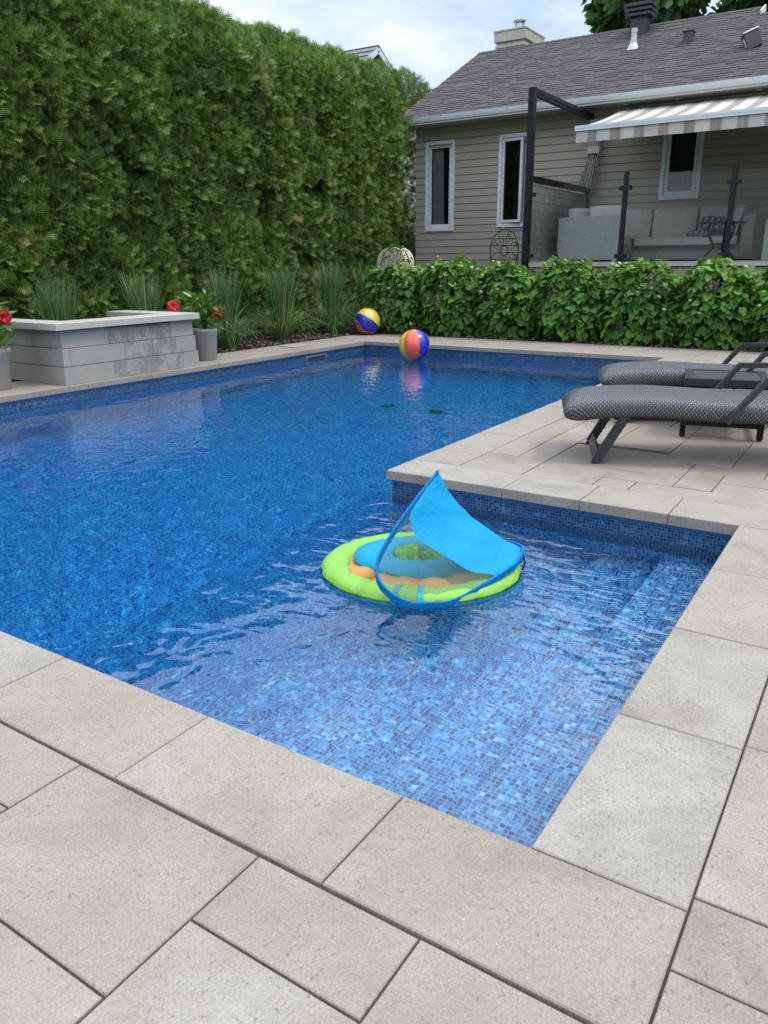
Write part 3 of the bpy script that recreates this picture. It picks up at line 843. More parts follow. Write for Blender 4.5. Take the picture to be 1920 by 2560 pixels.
def window(w_, ang=0, curtain=None, vinyl_half=False):
    x0, x1, z0, z1 = w_
    f = MB(); y0 = WY - .05
    t = .075
    f.box((x0, y0, z0), (x0 + t, WY + .05, z1)); f.box((x1 - t, y0, z0), (x1, WY + .05, z1))
    f.box((x0 + t, y0, z1 - t), (x1 - t, WY + .05, z1)); f.box((x0 + t, y0 - .01, z0), (x1 - t, WY + .05, z0 + t))
    # inner stop
    q = .018; xa, xb, za, zb = x0 + t, x1 - t, z0 + t, z1 - t
    f.box((xa, WY - .02, za), (xa + q, WY + .04, zb)); f.box((xb - q, WY - .02, za), (xb, WY + .04, zb)); f.box((xa + q, WY - .02, zb - q), (xb - q, WY + .04, zb)); f.box((xa + q, WY - .02, za), (xb - q, WY + .04, za + q))
    wo = f.build('window', 'white_trim', h)
    s = MB(); pn = MB(); st = .055; xa += q + .004; xb -= q + .004; za += q + .004; zb -= q + .004
    T = Matrix.Identity(4); yd = WY + .0
    if ang: T = Matrix.Translation((xa, WY - .015, 0)) @ Matrix.Rotation(-ang, 4, 'Z') @ Matrix.Translation((-xa, -(WY - .015), 0)); yd = WY - .03
    s.box((xa, yd - .02, za), (xa + st, yd + .025, zb), T=T); s.box((xb - st, yd - .02, za), (xb, yd + .025, zb), T=T)
    s.box((xa + st, yd - .02, zb - st), (xb - st, yd + .025, zb), T=T); s.box((xa + st, yd - .02, za), (xb - st, yd + .025, za + st), T=T)
    s.build('sash', 'white_trim', wo)
    pn.face([T @ Vector(p) for p in ((xa + st, yd, za + st), (xb - st, yd, za + st), (xb - st, yd, zb - st), (xa + st, yd, zb - st))])
    pn.build('pane', 'window_glass', wo)
    i_ = MB()
    X0, X1, Z0, Z1, Y0, Y1 = x0 + .06, x1 - .06, z0 + .06, z1 - .06, WY + .051, WY + .7
    i_.face([(X0, Y1, Z0), (X1, Y1, Z0), (X1, Y1, Z1), (X0, Y1, Z1)])
    for a in (X0, X1): i_.face([(a, Y0, Z0), (a, Y1, Z0), (a, Y1, Z1), (a, Y0, Z1)])
    for a in (Z0, Z1): i_.face([(X0, Y0, a), (X1, Y0, a), (X1, Y1, a), (X0, Y1, a)])
    i_.build('room_recess', 'dark_interior', wo)
    if curtain:
        c = MB(); a, bb, yy = curtain; n_ = 40
        c.grid([[(a + (bb - a) * k / n_ * (1 - .12 * zz), yy + .025 * math.sin(k * 1.1) + .01 * math.sin(k * 2.3), z0 + .1 + (z1 - z0 - .2) * zz) for zz in (0, .5, 1)] for k in range(n_ + 1)])
        c.build('curtain', 'sheer_curtain', wo, smooth=True)
    return wo
window(WIN[0], curtain=(-9.42, -9.08, WY + .12)); window(WIN[1], ang=R(10), curtain=(-7.1, -6.98, WY + .12)); window(WIN[2])

# ------------------------------------------------------------------ deck, railing, screen, awning
DK = 1.30
d = thing('raised_deck', 'raised pale board deck along the house wall carrying the sofa', 'deck', (-5.4, 12.8, 0))
f = MB(); y = 12.75
while y < 15.95:
    f.ct = random.random(); f.box((-5.42, y, DK - .03), (3.2, min(y + .138, 15.97), DK)); y += .143
f.build('floor_boards', 'deck_board', d)
f = MB(); f.box((-5.43, 12.735, DK - .075), (3.2, 12.75, DK - .002)); f.build('fascia', 'deck_board', d)
f = MB(); z = 0
while z < DK - .12: f.box((-5.40, 12.78, z), (3.2, 12.80, z + .146)); z += .152
for y0, y1 in ((12.80, 15.97),):
    z = 0
    while z < DK - .12: f.box((-5.40, 12.80, z), (-5.38, 15.97, z + .146)); z += .152
f.build('skirt', 'taupe_siding', d)

rl = thing('glass_railing', 'frameless glass railing with black posts along the deck edge', 'railing', (-3.7, 12.72, .3))
def rpost(x):
    p = MB(); p.box((x - .035, 12.66, .45), (x + .035, 12.73, 2.74)); po = p.build('post', 'black_metal', rl)
    for z in (2.46, 1.36):
        c = MB(); c.box((x - .1, 12.652, z), (x + .1, 12.738, z + .07), .008); c.build('clamp', 'black_metal', po)
for x in (-3.72, -2.01, -.3): rpost(x)
for a, b_ in ((-5.42, -3.79), (-3.65, -2.08), (-1.94, -.37)):
    p = MB(); p.box((a, 12.69, 1.33), (b_, 12.70, 2.66)); p.build('glass_pane', 'rail_glass', rl)
for z in (2.43, 1.38):
    c = MB(); c.box((-5.45, 12.672, z), (-5.34, 12.718, z + .07), .006); c.build('clamp', 'black_metal', rl)

ps = thing('privacy_screen', 'tall black post and beam frame with a weathered grey board screen', 'privacy screen', (-5.52, 12.8, 0))
f = MB(); f.box((-5.57, 12.71, 0), (-5.455, 12.825, 4.22)); f.build('post', 'black_metal', ps)
f = MB(); f.box((-5.565, 12.825, 4.10), (-5.46, 15.9, 4.215)); f.box((-5.575, 12.825, 4.125), (-5.565, 15.9, 4.13)); f.box((-5.46, 12.825, 4.14), (-5.452, 15.9, 4.19)); f.build('beam', 'black_metal', ps)
f = MB(); z = DK + .03
while z < 2.66:
    f.box((-5.53 + random.uniform(-.002, .002), 12.83, z), (-5.49, 15.86, z + .142)); z += .148
f.build('boards', 'weathered_board', ps)
f = MB(); f.box((-5.56, 12.826, 2.70), (-5.46, 15.9, 2.80)); f.build('cap_rail', 'black_metal', ps)
f = MB(); f.box((-5.55, 15.87, DK), (-5.47, 15.95, 2.80)); f.build('post', 'black_metal', ps)

aw = thing('awning', 'retractable awning in cream and brown striped fabric over the deck', 'awning', (-1.5, 15.9, 4.1))
AX0, AX1, AYF, AYB, AZF, AZB = -4.78, 3.1, 13.02, 15.9, 3.555, 4.25
f = MB(); nu, nv = 40, 14
P_, U_ = [], []
for i in range(nu + 1):
    x = AX0 + .05 + (AX1 - AX0 - .1) * i / nu; P_.append([]); U_.append([])
    for k in range(nv + 1):
        t = k / nv; sag = -.04 * math.sin(math.pi * t) + .004 * math.sin(i * .9)
        P_[-1].append((x - .12 * t, AYF + (AYB - AYF) * t, AZF + (AZB - AZF) * t + sag)); U_[-1].append((x - AX0, t * 3))
f.grid(P_, U_); f.build('fabric', 'awning_stripe', aw, smooth=True)
f = MB(); f.bar([(AX0, AYF - .01, AZF - .03), (AX1, AYF - .01, AZF - .03)], .10, .085); f.bar([(AX0, AYF - .055, AZF - .01), (AX1, AYF - .055, AZF - .01)], .02, .045); f.build('front_bar', 'white_gutter', aw)
f = MB(); P_, U_ = [], []
for i in range(161):
    x = AX0 + .02 + (AX1 - AX0 - .04) * i / 160; P_.append([]); U_.append([])
    for k in range(4):
        t = k / 3; P_[-1].append((x, AYF - .03 + .012 * t * math.sin(i * .55) + .006 * math.sin(i * 1.7) * t, AZF - .07 - .185 * t)); U_[-1].append((x - AX0, t))
f.grid(P_, U_); f.build('valance', 'awning_stripe', aw, smooth=True)
f = MB(); f.box((AX0 - .05, 15.9, 4.23), (AX1, 15.96, 4.285), .02); f.build('cassette', 'soffit', aw)
for x in (-3.9, 1.5):
    f = MB(); f.bar([(x, 15.85, 4.08), (x + .75, 14.5, 3.72)], .05, .06); f.bar([(x + .75, 14.5, 3.72), (x, 13.08, 3.48)], .04, .05)
    f.build('folding_arm', 'white_gutter', aw)

cu = thing('tied_curtain', 'striped outdoor curtain gathered and tied beside the awning', 'curtain', (-5.38, 15.75, 4.05))
f = MB(); P_, U_ = [], []
zs = [(4.08, .17, .04, 0), (3.8, .15, .035, -.01), (3.55, .115, .025, -.02), (3.45, .105, .022, -.03), (3.2, .13, .04, -.06), (2.9, .165, .055, -.12), (2.78, .17, .055, -.14)]
for i in range(61):
    t = i / 60; P_.append([]); U_.append([])
    for (z, w_, am, dx) in zs:
        P_[-1].append((-5.33 + dx + (t - .5) * 2 * w_, 15.72 + am * math.sin(t * 2 * math.pi * 5), z)); U_[-1].append((t * 1.0, z))
f.grid(P_, U_); f.build('fabric', 'curtain_stripe', cu, smooth=True)
f = MB(); f.bar([(-5.48, 15.67, 3.5), (-5.35, 15.655, 3.5), (-5.23, 15.67, 3.5), (-5.23, 15.78, 3.5), (-5.48, 15.78, 3.5)], .008, .13, closed=True); f.build('tie_band', 'sofa_fabric', cu)

# ------------------------------------------------------------------ vegetation
def frond_template(nb=4):
    V = []; F = []
    def blade(p, ang, L, wd):
        c, s_ = math.cos(ang), math.sin(ang); i = len(V)
        for a, b_ in ((0, 0), (.5 * L, wd / 2), (L, 0), (.5 * L, -wd / 2)):
            V.append((p[0] + a * c - b_ * s_, p[1] + a * s_ + b_ * c, -.10 * (p[0] + a * c) ** 2 + .05 * abs(p[1] + a * s_)))
        F.append((i, i + 1, i + 2, i + 3))
    blade((0, 0), 0, 1.0, .075)
    for k in range(nb):
        p = .06 + .70 * k / nb; L = .66 * (1 - p * .68)
        blade((p, 0), .70 - .1 * k / nb, L, .072); blade((p + .05, 0), -(.70 - .1 * k / nb), L, .072)
    return np.array(V), F
FT, FF = frond_template()
FG = np.array([.10] + [(-.12 + .26 * (k // 2) / 3) for k in range(len(FF) - 1)])      # paler young growth towards the tip
def fronds(name, pos, nrm, size, parent, up_bias=0.1, tint=None, out=.75):
    n = len(pos)
    rnd = unit(rng.normal(size=(n, 3)))
    tang = unit(rnd - nrm * (rnd * nrm).sum(1, keepdims=True))
    L = nrm * out + tang * .8 + np.array([0, 0, up_bias])
    Wd = unit(rng.normal(size=(n, 3))) + np.array([0, 0, .15])
    V, Fq = scatter(FT, FF, pos, L, Wd, size)
    if tint is None: tint = rng.random(n)
    return mesh_np(name, V, Fq, 'cedar_frond', parent, np.where(np.repeat(tint, len(FF)) > .97, 1.0, np.clip(np.repeat(tint, len(FF)) + np.tile(FG, n), 0, .93)))

# tall cedar hedge along the left
HX, HY0, HY1, HZ = -9.42, .6, 15.05, 5.25
hg = thing('cedar_hedge', 'tall dense clipped green cedar hedge along the side of the pool', 'hedge', (HX - .8, 8, 0))
n = 64000
yy = HY0 + (HY1 - HY0) * rng.random(n) ** .9; zz = rng.uniform(.12, HZ, n)
P0 = np.stack([np.zeros(n), yy, zz], 1)
clump = vnoise(P0, 1.6, 3) * .6 + vnoise(P0, 3.7, 5) * .4
big = vnoise(P0, .45, 8)
off = (clump - .5) * .30 + (big - .5) * .14
top = np.clip((zz - (HZ - .8)) / .8, 0, 1); endf = np.clip((yy - (HY1 - .55)) / .55, 0, 1)
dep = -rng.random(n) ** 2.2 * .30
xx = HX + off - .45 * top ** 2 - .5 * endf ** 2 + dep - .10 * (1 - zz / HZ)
nr = np.stack([np.ones(n), .0 + endf * .8, .25 + top * .8], 1); nr = unit(nr)
zt = zz + top * (vnoise(P0, 1.2, 21) - .5) * .22
pos = np.stack([xx, yy, zt], 1)
keep = ~((vnoise(P0, 2.3, 33) < .20) & (dep > -.16) & (zz < HZ - 1.1))
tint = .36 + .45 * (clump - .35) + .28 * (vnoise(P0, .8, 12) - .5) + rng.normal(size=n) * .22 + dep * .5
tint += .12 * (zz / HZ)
tint = np.clip(tint, 0, .93); dry = (rng.random(n) < .004) | ((vnoise(P0, 1.9, 44) > .86) & (rng.random(n) < .08)); tint[dry] = 1.0
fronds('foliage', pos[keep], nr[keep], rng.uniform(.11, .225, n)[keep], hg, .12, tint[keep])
# top and end surfaces
n = 9000
yt_ = rng.uniform(HY0, HY1, n); xt = HX - .35 - rng.random(n) * 1.2; Pt = np.stack([xt, yt_, np.zeros(n)], 1)
pt = np.stack([xt, yt_, HZ - .02 + (vnoise(Pt, 1.2, 21) - .5) * .24 - rng.random(n) ** 2 * .15], 1)
fronds('foliage', pt, unit(np.stack([rng.normal(size=n) * .4, rng.normal(size=n) * .4, np.ones(n)], 1)), rng.uniform(.10, .22, n), hg, .2, np.clip(.55 + rng.normal(size=n) * .2, 0, .93))
n = 5000
ze = rng.uniform(.2, HZ, n); xe = HX - .1 - rng.random(n) * 1.3
fronds('foliage', np.stack([xe, HY1 - .05 + (vnoise(np.stack([xe, ze, ze], 1), 2.1, 4) - .5) * .5 - .5 * np.clip((ze - 4.6) / .7, 0, 1) ** 2, ze], 1), np.tile([[.1, 1, .2]], (n, 1)), rng.uniform(.1, .2, n), hg)
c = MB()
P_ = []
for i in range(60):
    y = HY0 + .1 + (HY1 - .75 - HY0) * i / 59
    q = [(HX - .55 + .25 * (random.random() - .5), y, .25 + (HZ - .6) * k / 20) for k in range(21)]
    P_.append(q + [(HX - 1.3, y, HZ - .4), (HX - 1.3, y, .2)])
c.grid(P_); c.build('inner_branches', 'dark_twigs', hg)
for k in range(26):
    y = HY0 + .3 + k * .56; x = HX - .62 + random.uniform(-.05, .05)
    tk = MB(); tk.tube([(x, y, -.05), (x + .02, y + .03, .8), (x, y, 2.0)], [.055, .045, .03], 6)
    for q in range(3):
        z = random.uniform(.3, 1.2); tk.tube([(x, y, z), (x + .25, y + random.uniform(-.2, .2), z + .12), (x + .45, y + random.uniform(-.4, .4), z + random.uniform(0, .2))], [.018, .012, .005], 5)
    tk.build('trunk', 'bark', hg)

def cedar(name, label, c, rx, ry, z0, z1, n, size):
    o = thing(name, label, 'tree', (c[0], c[1], 0))
    d_ = unit(rng.normal(size=(n, 3))); cz, hz = (z0 + z1) / 2, (z1 - z0) / 2
    d_ = np.sign(d_) * np.abs(d_) ** .8
    nz = vnoise(d_ * 2 + 5, 1.7, 3)
    rad = (1 - rng.random(n) ** 2 * .25) * (.86 + .28 * nz)
    pos = np.stack([c[0] + rx * d_[:, 0] * rad, c[1] + ry * d_[:, 1] * rad, cz + hz * d_[:, 2] * rad], 1)
    fronds('crown', pos, unit(d_), rng.uniform(*size, n), o, .15, np.clip(.35 + .5 * (nz - .5) + rng.normal(size=n) * .16, 0, .93))
    t = MB(); t.tube([(c[0], c[1], -.1), (c[0], c[1], (z0 + z1) / 2), (c[0], c[1], z1 - .6)], [.14, .1, .02], 8); t.build('trunk', 'bark', o)
    return o
cedar('cedar_tree', 'rounded green cedar beyond the hedge end, touching the roof edge', (-11.7, 17.6), 1.35, 2.0, .6, 6.0, 15000, (.13, .26))

LT = np.array([(0, 0, 0), (.3, .28, .05), (.62, .30, .02), (1, 0, -.06), (.62, -.30, .02), (.3, -.28, .05)]); LF = [(0, 1, 2, 3), (0, 3, 4, 5)]
def broadleaf(name, label, c, rx, ry, rz, n, size, h0):
    o = thing(name, label, 'tree', (c[0], c[1], 0))
    nc = 150
    dc = unit(rng.normal(size=(nc, 3))); rc = rng.uniform(.55, 1.0, nc)
    cc = np.array(c) + dc * rc[:, None] * np.array([rx, ry, rz])
    k = rng.integers(0, nc, n); dl = unit(rng.normal(size=(n, 3)))
    pos = cc[k] + dl * (rng.random(n) ** .4)[:, None] * np.array([1.15, 1.15, .8]) * rng.uniform(.6, 1.0, nc)[k][:, None]
    V, Fq = scatter(LT, LF, pos, dl + np.array([0, 0, -.5]) + rng.normal(size=(n, 3)) * .4, rng.normal(size=(n, 3)), rng.uniform(*size, n))
    tint = np.clip(.22 + .4 * (vnoise(cc, .3, 2)[k]) + .16 * dl[:, 2] + rng.normal(size=n) * .14, 0, .95)
    mesh_np('crown', V, Fq, 'maple_leaf', o, np.repeat(tint, 2))
    t = MB(); t.tube([(c[0], c[1], -.1), (c[0] + .1, c[1], c[2] * .4), (c[0], c[1], c[2])], [.35, .28, .12], 10)
    for q in range(14):
        i = random.randrange(nc); p = cc[i]; t.tube([(c[0], c[1], h0 + random.uniform(0, 2)), tuple((np.array([c[0], c[1], h0 + 2]) + p) / 2 + rng.normal(size=3) * .2), tuple(p)], [.12, .07, .02], 6)
    t.build('trunk', 'bark', o)
    return o
broadleaf('maple_tree', 'large dark green maple rising behind the house roof ridge', (-4.6, 31, 10.9), 6.2, 4.0, 4.8, 40000, (.26, .44), 5.0)

# neighbour's house beyond the hedge
nb_ = thing('neighbour_house', 'neighbouring house gable peak with pale siding just above the hedge', 'house', (-24, 32, 0))
gx0, gy, gz = -21.6, 32.0, 10.67; hw, dr = 4.2, 2.6
f = MB(); f.face([(gx0, gy - hw, 0), (gx0, gy + hw, 0), (gx0, gy + hw, gz - dr - .1), (gx0, gy, gz - .1), (gx0, gy - hw, gz - dr - .1)])
f.face([(gx0, gy - hw, 0), (gx0, gy - hw, gz - dr - .1), (gx0 - 9, gy - hw, gz - dr - .1), (gx0 - 9, gy - hw, 0)])
for k in range(10):
    z = gz - .75 - k * .28; y = (gz - .75 - z) / dr * hw + .5
    f.box((gx0, gy - y, z), (gx0 + .03, gy + y, z + .03))
f.build('wall', 'cream_siding', nb_)
f = MB()
for s_ in (-1, 1):
    f.face([(gx0 + .35, gy, gz), (gx0 - 9, gy, gz), (gx0 - 9, gy + s_ * (hw + .4), gz - dr * (hw + .4) / hw), (gx0 + .35, gy + s_ * (hw + .4), gz - dr * (hw + .4) / hw)])
    for k in range(10):
        y = s_ * (hw + .4) * k / 10; z = gz - dr * abs(y) / hw
        f.bar([(gx0 + .33, gy + y, z + .01), (gx0 - 9, gy + y, z + .01)], .03, .03)
ro = f.build('roof', 'charcoal_metal', nb_)
for s_ in (-1, 1):
    f = MB(); f.bar([(gx0 + .3, gy, gz - .16), (gx0 + .3, gy + s_ * (hw + .4), gz - .16 - dr * (hw + .4) / hw)], .05, .26)
    f.build('fascia', 'white_trim', ro)

# hydrangea bushes
HT = np.array([(0, 0, 0), (-.06, .20, .05), (.12, .40, .07), (.45, .40, .05), (.78, .19, 0), (1.0, 0, -.08), (.5, 0, -.02), (.2, 0, 0),
               (-.06, -.20, .05), (.12, -.40, .07), (.45, -.40, .05), (.78, -.19, 0)])
HF = [(0, 1, 2, 7), (7, 2, 3, 6), (6, 3, 4, 5), (7, 9, 8, 0), (6, 10, 9, 7), (5, 11, 10, 6)]
BT = np.array([(0, 0, 0), (.3, .3, 0), (.3, -.3, 0), (.3, 0, .3), (.3, 0, -.3), (.62, 0, 0)]); BF = [(0, 1, 3), (0, 3, 2), (0, 2, 4), (0, 4, 1), (5, 3, 1), (5, 2, 3), (5, 4, 2), (5, 1, 4)]
BUDS = {}
def bud_mesh(k):
    if k not in BUDS:
        f = MB(); f.ct = (.15, .5, .85)[k]
        f.grid([[Vector((rr * (1 + .12 * math.sin(5 * a_) + .1 * math.sin(9 * a_ + z_ * 9)) * math.cos(a_), rr * (1 + .12 * math.sin(5 * a_)) * math.sin(a_), z_)) for rr, z_ in ((.04, -.5), (.05, -.05), (.42, .05), (.52, .22), (.40, .40), (.18, .50), (0, .52))] for a_ in [2 * math.pi * q / 12 for q in range(12)]], closed_u=True)
        t_ = f.build('flower_bud', 'flower_bud', smooth=True); BUDS[k] = t_.data; bpy.data.objects.remove(t_)
    return BUDS[k]
def hydrangea(cx, label, wx=.66, top=1.24, cy=12.02, wy=.52):
    o = thing('hydrangea_bush', label, 'bush', (cx, cy, 0), group='hydrangea bushes along the back of the pool')
    n = 1080
    a = rng.uniform(-.15, math.pi + .15, n) + math.pi; zz = rng.uniform(.03, 1.0, n) ** .85
    prof_ = np.where(zz < .75, .80 + .26 * np.sin(np.clip(zz / .75, 0, 1) * math.pi * .75), 1.0 * np.sqrt(np.clip(1 - ((zz - .75) / .30) ** 2, 0.02, 1)))
    base = np.stack([np.cos(a) * 1.3 + cx, np.sin(a), zz * 2], 1); nz = vnoise(base, 2.4, 6)
    r_ = prof_ * (.80 + .42 * nz) * (1 - rng.random(n) ** 2.0 * .35)
    pos = np.stack([cx + wx * r_ * np.cos(a), cy + wy * r_ * np.sin(a), top * zz * (.92 + .2 * nz) * (1 - .24 * np.abs(np.cos(a)) ** 2.5)], 1)
    # crown leaves on top
    m_ = 330; pt = np.stack([cx + wx * .8 * rng.uniform(-1, 1, m_), cy + wy * .9 * rng.uniform(-1, 1, m_), np.zeros(m_)], 1)
    pt[:, 2] = top * (.86 + .24 * vnoise(pt, 3.1, 9)) - .34 * (((pt[:, 0] - cx) / wx) ** 2) * top * .8 + rng.uniform(-.06, .03, m_)
    pos = np.r_[pos, pt]
    outv = np.r_[np.stack([np.cos(a), np.sin(a), np.zeros(n)], 1), np.c_[rng.normal(size=(m_, 2)) * .6, np.zeros(m_)]]
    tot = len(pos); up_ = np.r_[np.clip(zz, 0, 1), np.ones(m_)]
    L = outv * .65 + np.array([0, 0, -1]) * (.75 - .55 * up_)[:, None] + rng.normal(size=(tot, 3)) * .28
    nv = outv * (1.0 - .5 * up_)[:, None] + np.array([0, 0, 1]) * (.35 + .6 * up_)[:, None] + rng.normal(size=(tot, 3)) * .3
    Wd = np.cross(nv, L)
    V, Fq = scatter(HT, HF, pos, L, Wd, rng.uniform(.05, .165, tot))
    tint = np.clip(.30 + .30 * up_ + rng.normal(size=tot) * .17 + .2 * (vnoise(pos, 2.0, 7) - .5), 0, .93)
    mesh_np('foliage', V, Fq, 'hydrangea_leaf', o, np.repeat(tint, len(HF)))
    nb2 = 30; cand = np.where(pos[:, 1] < cy + .1)[0]; idx = rng.choice(cand, nb2, replace=False)
    for i_ in idx:
        p_ = pos[i_] + outv[i_] * .05 + np.array([0, 0, .045]) - np.array([cx, cy, 0])
        bo = bpy.data.objects.new('flower_bud', bud_mesh(i_ % 3)); col.objects.link(bo); bo.parent = o
        bo.location = p_; bo.rotation_euler = (random.gauss(.3, .3), random.gauss(0, .3), random.random() * 6); bo.scale = (random.uniform(.04, .085),) * 3
    s_ = MB()
    for k in range(34):
        aa = random.uniform(0, 2 * math.pi); q = random.uniform(.4, .95)
        s_.tube([(cx + .12 * math.cos(aa), cy + .12 * math.sin(aa), 0), (cx + wx * q * .6 * math.cos(aa), cy + wy * q * .6 * math.sin(aa), top * .5), (cx + wx * q * math.cos(aa), cy + wy * q * math.sin(aa), top * .88)], [.008, .006, .004], 4)
    s_.build('stems', 'dark_twigs', o)
    ce = MB(); P_ = []
    for k in range(16):
        aa = 2 * math.pi * k / 16; P_.append([(cx + wx * .52 * rr * math.cos(aa) * random.uniform(.8, 1.1), cy + .12 + wy * .42 * rr * math.sin(aa), zq * top) for rr, zq in ((.9, .05), (1, .3), (1.0, .5), (.6, .66), (.0, .7))])
    ce.grid(P_, closed_u=True); ce.build('inner_branches', 'dark_twigs', o)
    return o
for cx, lab, tp, wx_ in ((-7.74, 'leftmost hydrangea bush, partly covering the beach ball on the paving', 1.27, .74),
                   (-6.55, 'hydrangea bush directly below the open window, left of the trellis', 1.30, .66),
                   (-5.45, 'hydrangea bush at the foot of the tall black post', 1.26, .68),
                   (-4.30, 'hydrangea bush in front of the wicker sofa end, with one yellow bud', 1.29, .68),
                   (-3.08, 'hydrangea bush in front of the sofa, right of the first railing post', 1.24, .70),
                   (-1.92, 'hydrangea bush in front of the second railing post', 1.27, .68),
                   (-.80, 'rightmost hydrangea bush, cut off by the edge of the photo', 1.22, .66)):
    hydrangea(cx, lab, wx_, tp)

# feather reed grass clumps
def grass(cx, cy, hgt, label, nbl=430):
    o = thing('ornamental_grass', label, 'grass clump', (cx, cy, 0), group='ornamental grasses in front of the hedge')
    S_ = 7; az = rng.uniform(0, 2 * math.pi, nbl); lean = np.abs(rng.normal(size=nbl)) * .22 + .03
    low = rng.random(nbl) < .45; Lb = np.where(low, rng.uniform(.45, .85, nbl), rng.uniform(.8, 1.08, nbl)) * hgt
    lean = np.where(low, lean + rng.uniform(.08, .36, nbl), lean * .24); droop = np.where(low, rng.uniform(.6, 1.8, nbl), rng.uniform(.02, .42, nbl))
    r0 = .12 * np.sqrt(rng.random(nbl)); a2 = az + rng.normal(size=nbl) * .4
    p = np.stack([cx + r0 * np.cos(az), cy + r0 * np.sin(az), np.zeros(nbl)], 1); ang = lean.copy()
    wd = rng.uniform(.006, .011, nbl); side = np.stack([-np.sin(a2), np.cos(a2), np.zeros(nbl)], 1); tw = rng.uniform(-1, 1, nbl)[:, None]
    side = unit(side + tw * np.stack([np.cos(a2), np.sin(a2), np.zeros(nbl)], 1))
    rows = []
    for k in range(S_ + 1):
        t = k / S_; ww = wd * (1 - t ** 2.2) + .0008
        rows.append(np.stack([p - side * ww[:, None], p + side * ww[:, None]], 1))
        p = p + np.stack([np.sin(ang) * np.cos(a2), np.sin(ang) * np.sin(a2), np.cos(ang)], 1) * (Lb / S_)[:, None]
        ang = np.minimum(ang + droop / S_ * (1 + t), 2.5)
    V = np.stack(rows, 1).reshape(-1, 3); k2 = 2 * (S_ + 1)
    tf = [(2 * k, 2 * k + 1, 2 * k + 3, 2 * k + 2) for k in range(S_)]
    Fq = (np.arange(nbl)[:, None, None] * k2 + np.array(tf)[None]).reshape(-1, 4)
    tint = np.clip(rng.normal(size=nbl) * .16 + .42 + .16 * low, 0, .95); tint[rng.random(nbl) < .05] = 1
    mesh_np('blades', V, Fq, 'grass_blade', o, np.repeat(tint, S_))
    return o
for cx, cy, hh, lab in ((-8.78, 5.05, 1.20, 'grass clump rising behind the left half of the block wall'), (-8.8, 6.5, 1.24, 'grass clump rising behind the right end of the block wall'),
                   (-8.62, 7.98, 1.28, 'tall grass clump just right of the grey pot, beside its red flower'), (-8.74, 9.52, 1.30, 'grass clump behind the square skimmer lid'),
                   (-8.72, 11.0, 1.38, 'grass clump left of the beach ball lying on the paving'), (-8.9, 12.5, 1.36, 'grass clump directly behind the beach ball on the paving')):
    grass(cx, cy, hh * .97, lab, 520)

# ------------------------------------------------------------------ block wall with waterfall slot
bw = thing('block_wall', 'low grey concrete block wall with a pale cap, water stained', 'wall', (-7.42, 5.1, 0))
f = MB()
WX, WYa, WYb = -7.42, 4.08, 6.18
def course(k):
    z0, z1 = k * .207 + .0045, (k + 1) * .207 - .0045; bat = .022 * k
    # joint positions along the front for the three courses, from the photo
    js = [[4.08, 4.78, 5.18, 5.60, 5.95 - .06, 6.18], [4.08, 4.20, 4.98, 5.42, 5.86 - .05, 6.13, 6.18], [4.08, 4.72, 5.06, 5.43, 5.76, 6.18]][k]
    js = [WYa + bat] + js[1:-1] + [WYb - bat * .6]
    for i, (a, b_) in enumerate(zip(js, js[1:])):
        f.ct = random.random(); f.cw = 1.0 if .5 < (a + b_) / 2 - 4.1 < 1.8 else 0
        f.box((WX - .25, a + .002, z0), (WX - bat + .0, b_ - .002, z1))
    f.cw = 0
    for (yy0, yy1, s_) in ((WYa + bat, WYa + bat + .25, -1), (WYb - bat * .6 - .25, WYb - bat * .6, 1)):
        x = WX - .252; k_ = 0
        while x > -8.55:
            w_ = (.42, .55, .35)[(k + k_) % 3]; f.ct = random.random()
            f.box((max(x - w_, -8.6) + .003, yy0, z0), (x, yy1, z1)); x -= w_; k_ += 1
for k in range(3): course(k)
f.ct = .3; f.box((WX - .22, WYa + .05, 0), (WX - .06, WYb - .05, .61))
f.build('blocks', 'wall_block', bw)
f = MB()
for a, b_ in ((4.02, 4.70), (4.70, 5.42), (5.42, 6.22)):
    f.ct = random.random() * .5; f.box((WX - .34, a + .002, .627), (WX + .035, b_ - .002, .703), .006)
for ya, yb_ in ((4.02, 4.36), (5.88, 6.22)):
    x = WX - .343
    while x > -8.5: f.ct = random.random() * .5; f.box((x - .55, ya, .627), (x - .004, yb_, .703), .006); x -= .553
f.build('cap', 'wall_cap', bw)
f = MB(); f.box((WX - .06, 4.78, .607), (WX - .012, 5.76, .622)); f.build('spillway', 'dark_plastic', bw)

# ------------------------------------------------------------------ pots and mandevilla plants
def pot(x, y, r, hh, label):
    o = thing('plant_pot', label, 'plant pot', (x, y, 0), group='grey pots beside the block wall')
    f = MB(); b_ = .80 * r
    f.lathe([(0, 0), (b_ - .012, 0), (b_, .012), (r * .955, hh - .062), (r * .975, hh - .058), (r * 1.0, hh - .045), (r * 1.015, hh - .02), (r * 1.0, hh - .004), (r * .96, hh), (r * .9, hh - .006), (r * .88, hh - .06)], (x, y, 0), 40)
    f.build('body', 'grey_pot', o, smooth=True)
    f = MB(); f.lathe([(0, hh - .035), (r * .6, hh - .04), (r * .89, hh - .05)], (x, y, 0), 24); f.build('potting_soil', 'soil', o)
ML = np.array([(0, 0, 0), (.28, .19, .03), (.62, .17, .0), (1, 0, -.1), (.62, -.17, 0), (.28, -.19, .03), (.3, 0, -.03), (.65, 0, -.04)]); MF = [(0, 1, 6, 6), (6, 1, 2, 7), (7, 2, 3, 3), (0, 6, 5, 5), (6, 7, 4, 5), (7, 3, 4, 4)]
MF = [(0, 1, 2, 6), (6, 2, 3, 7), (0, 6, 4, 5), (6, 7, 3, 4)]
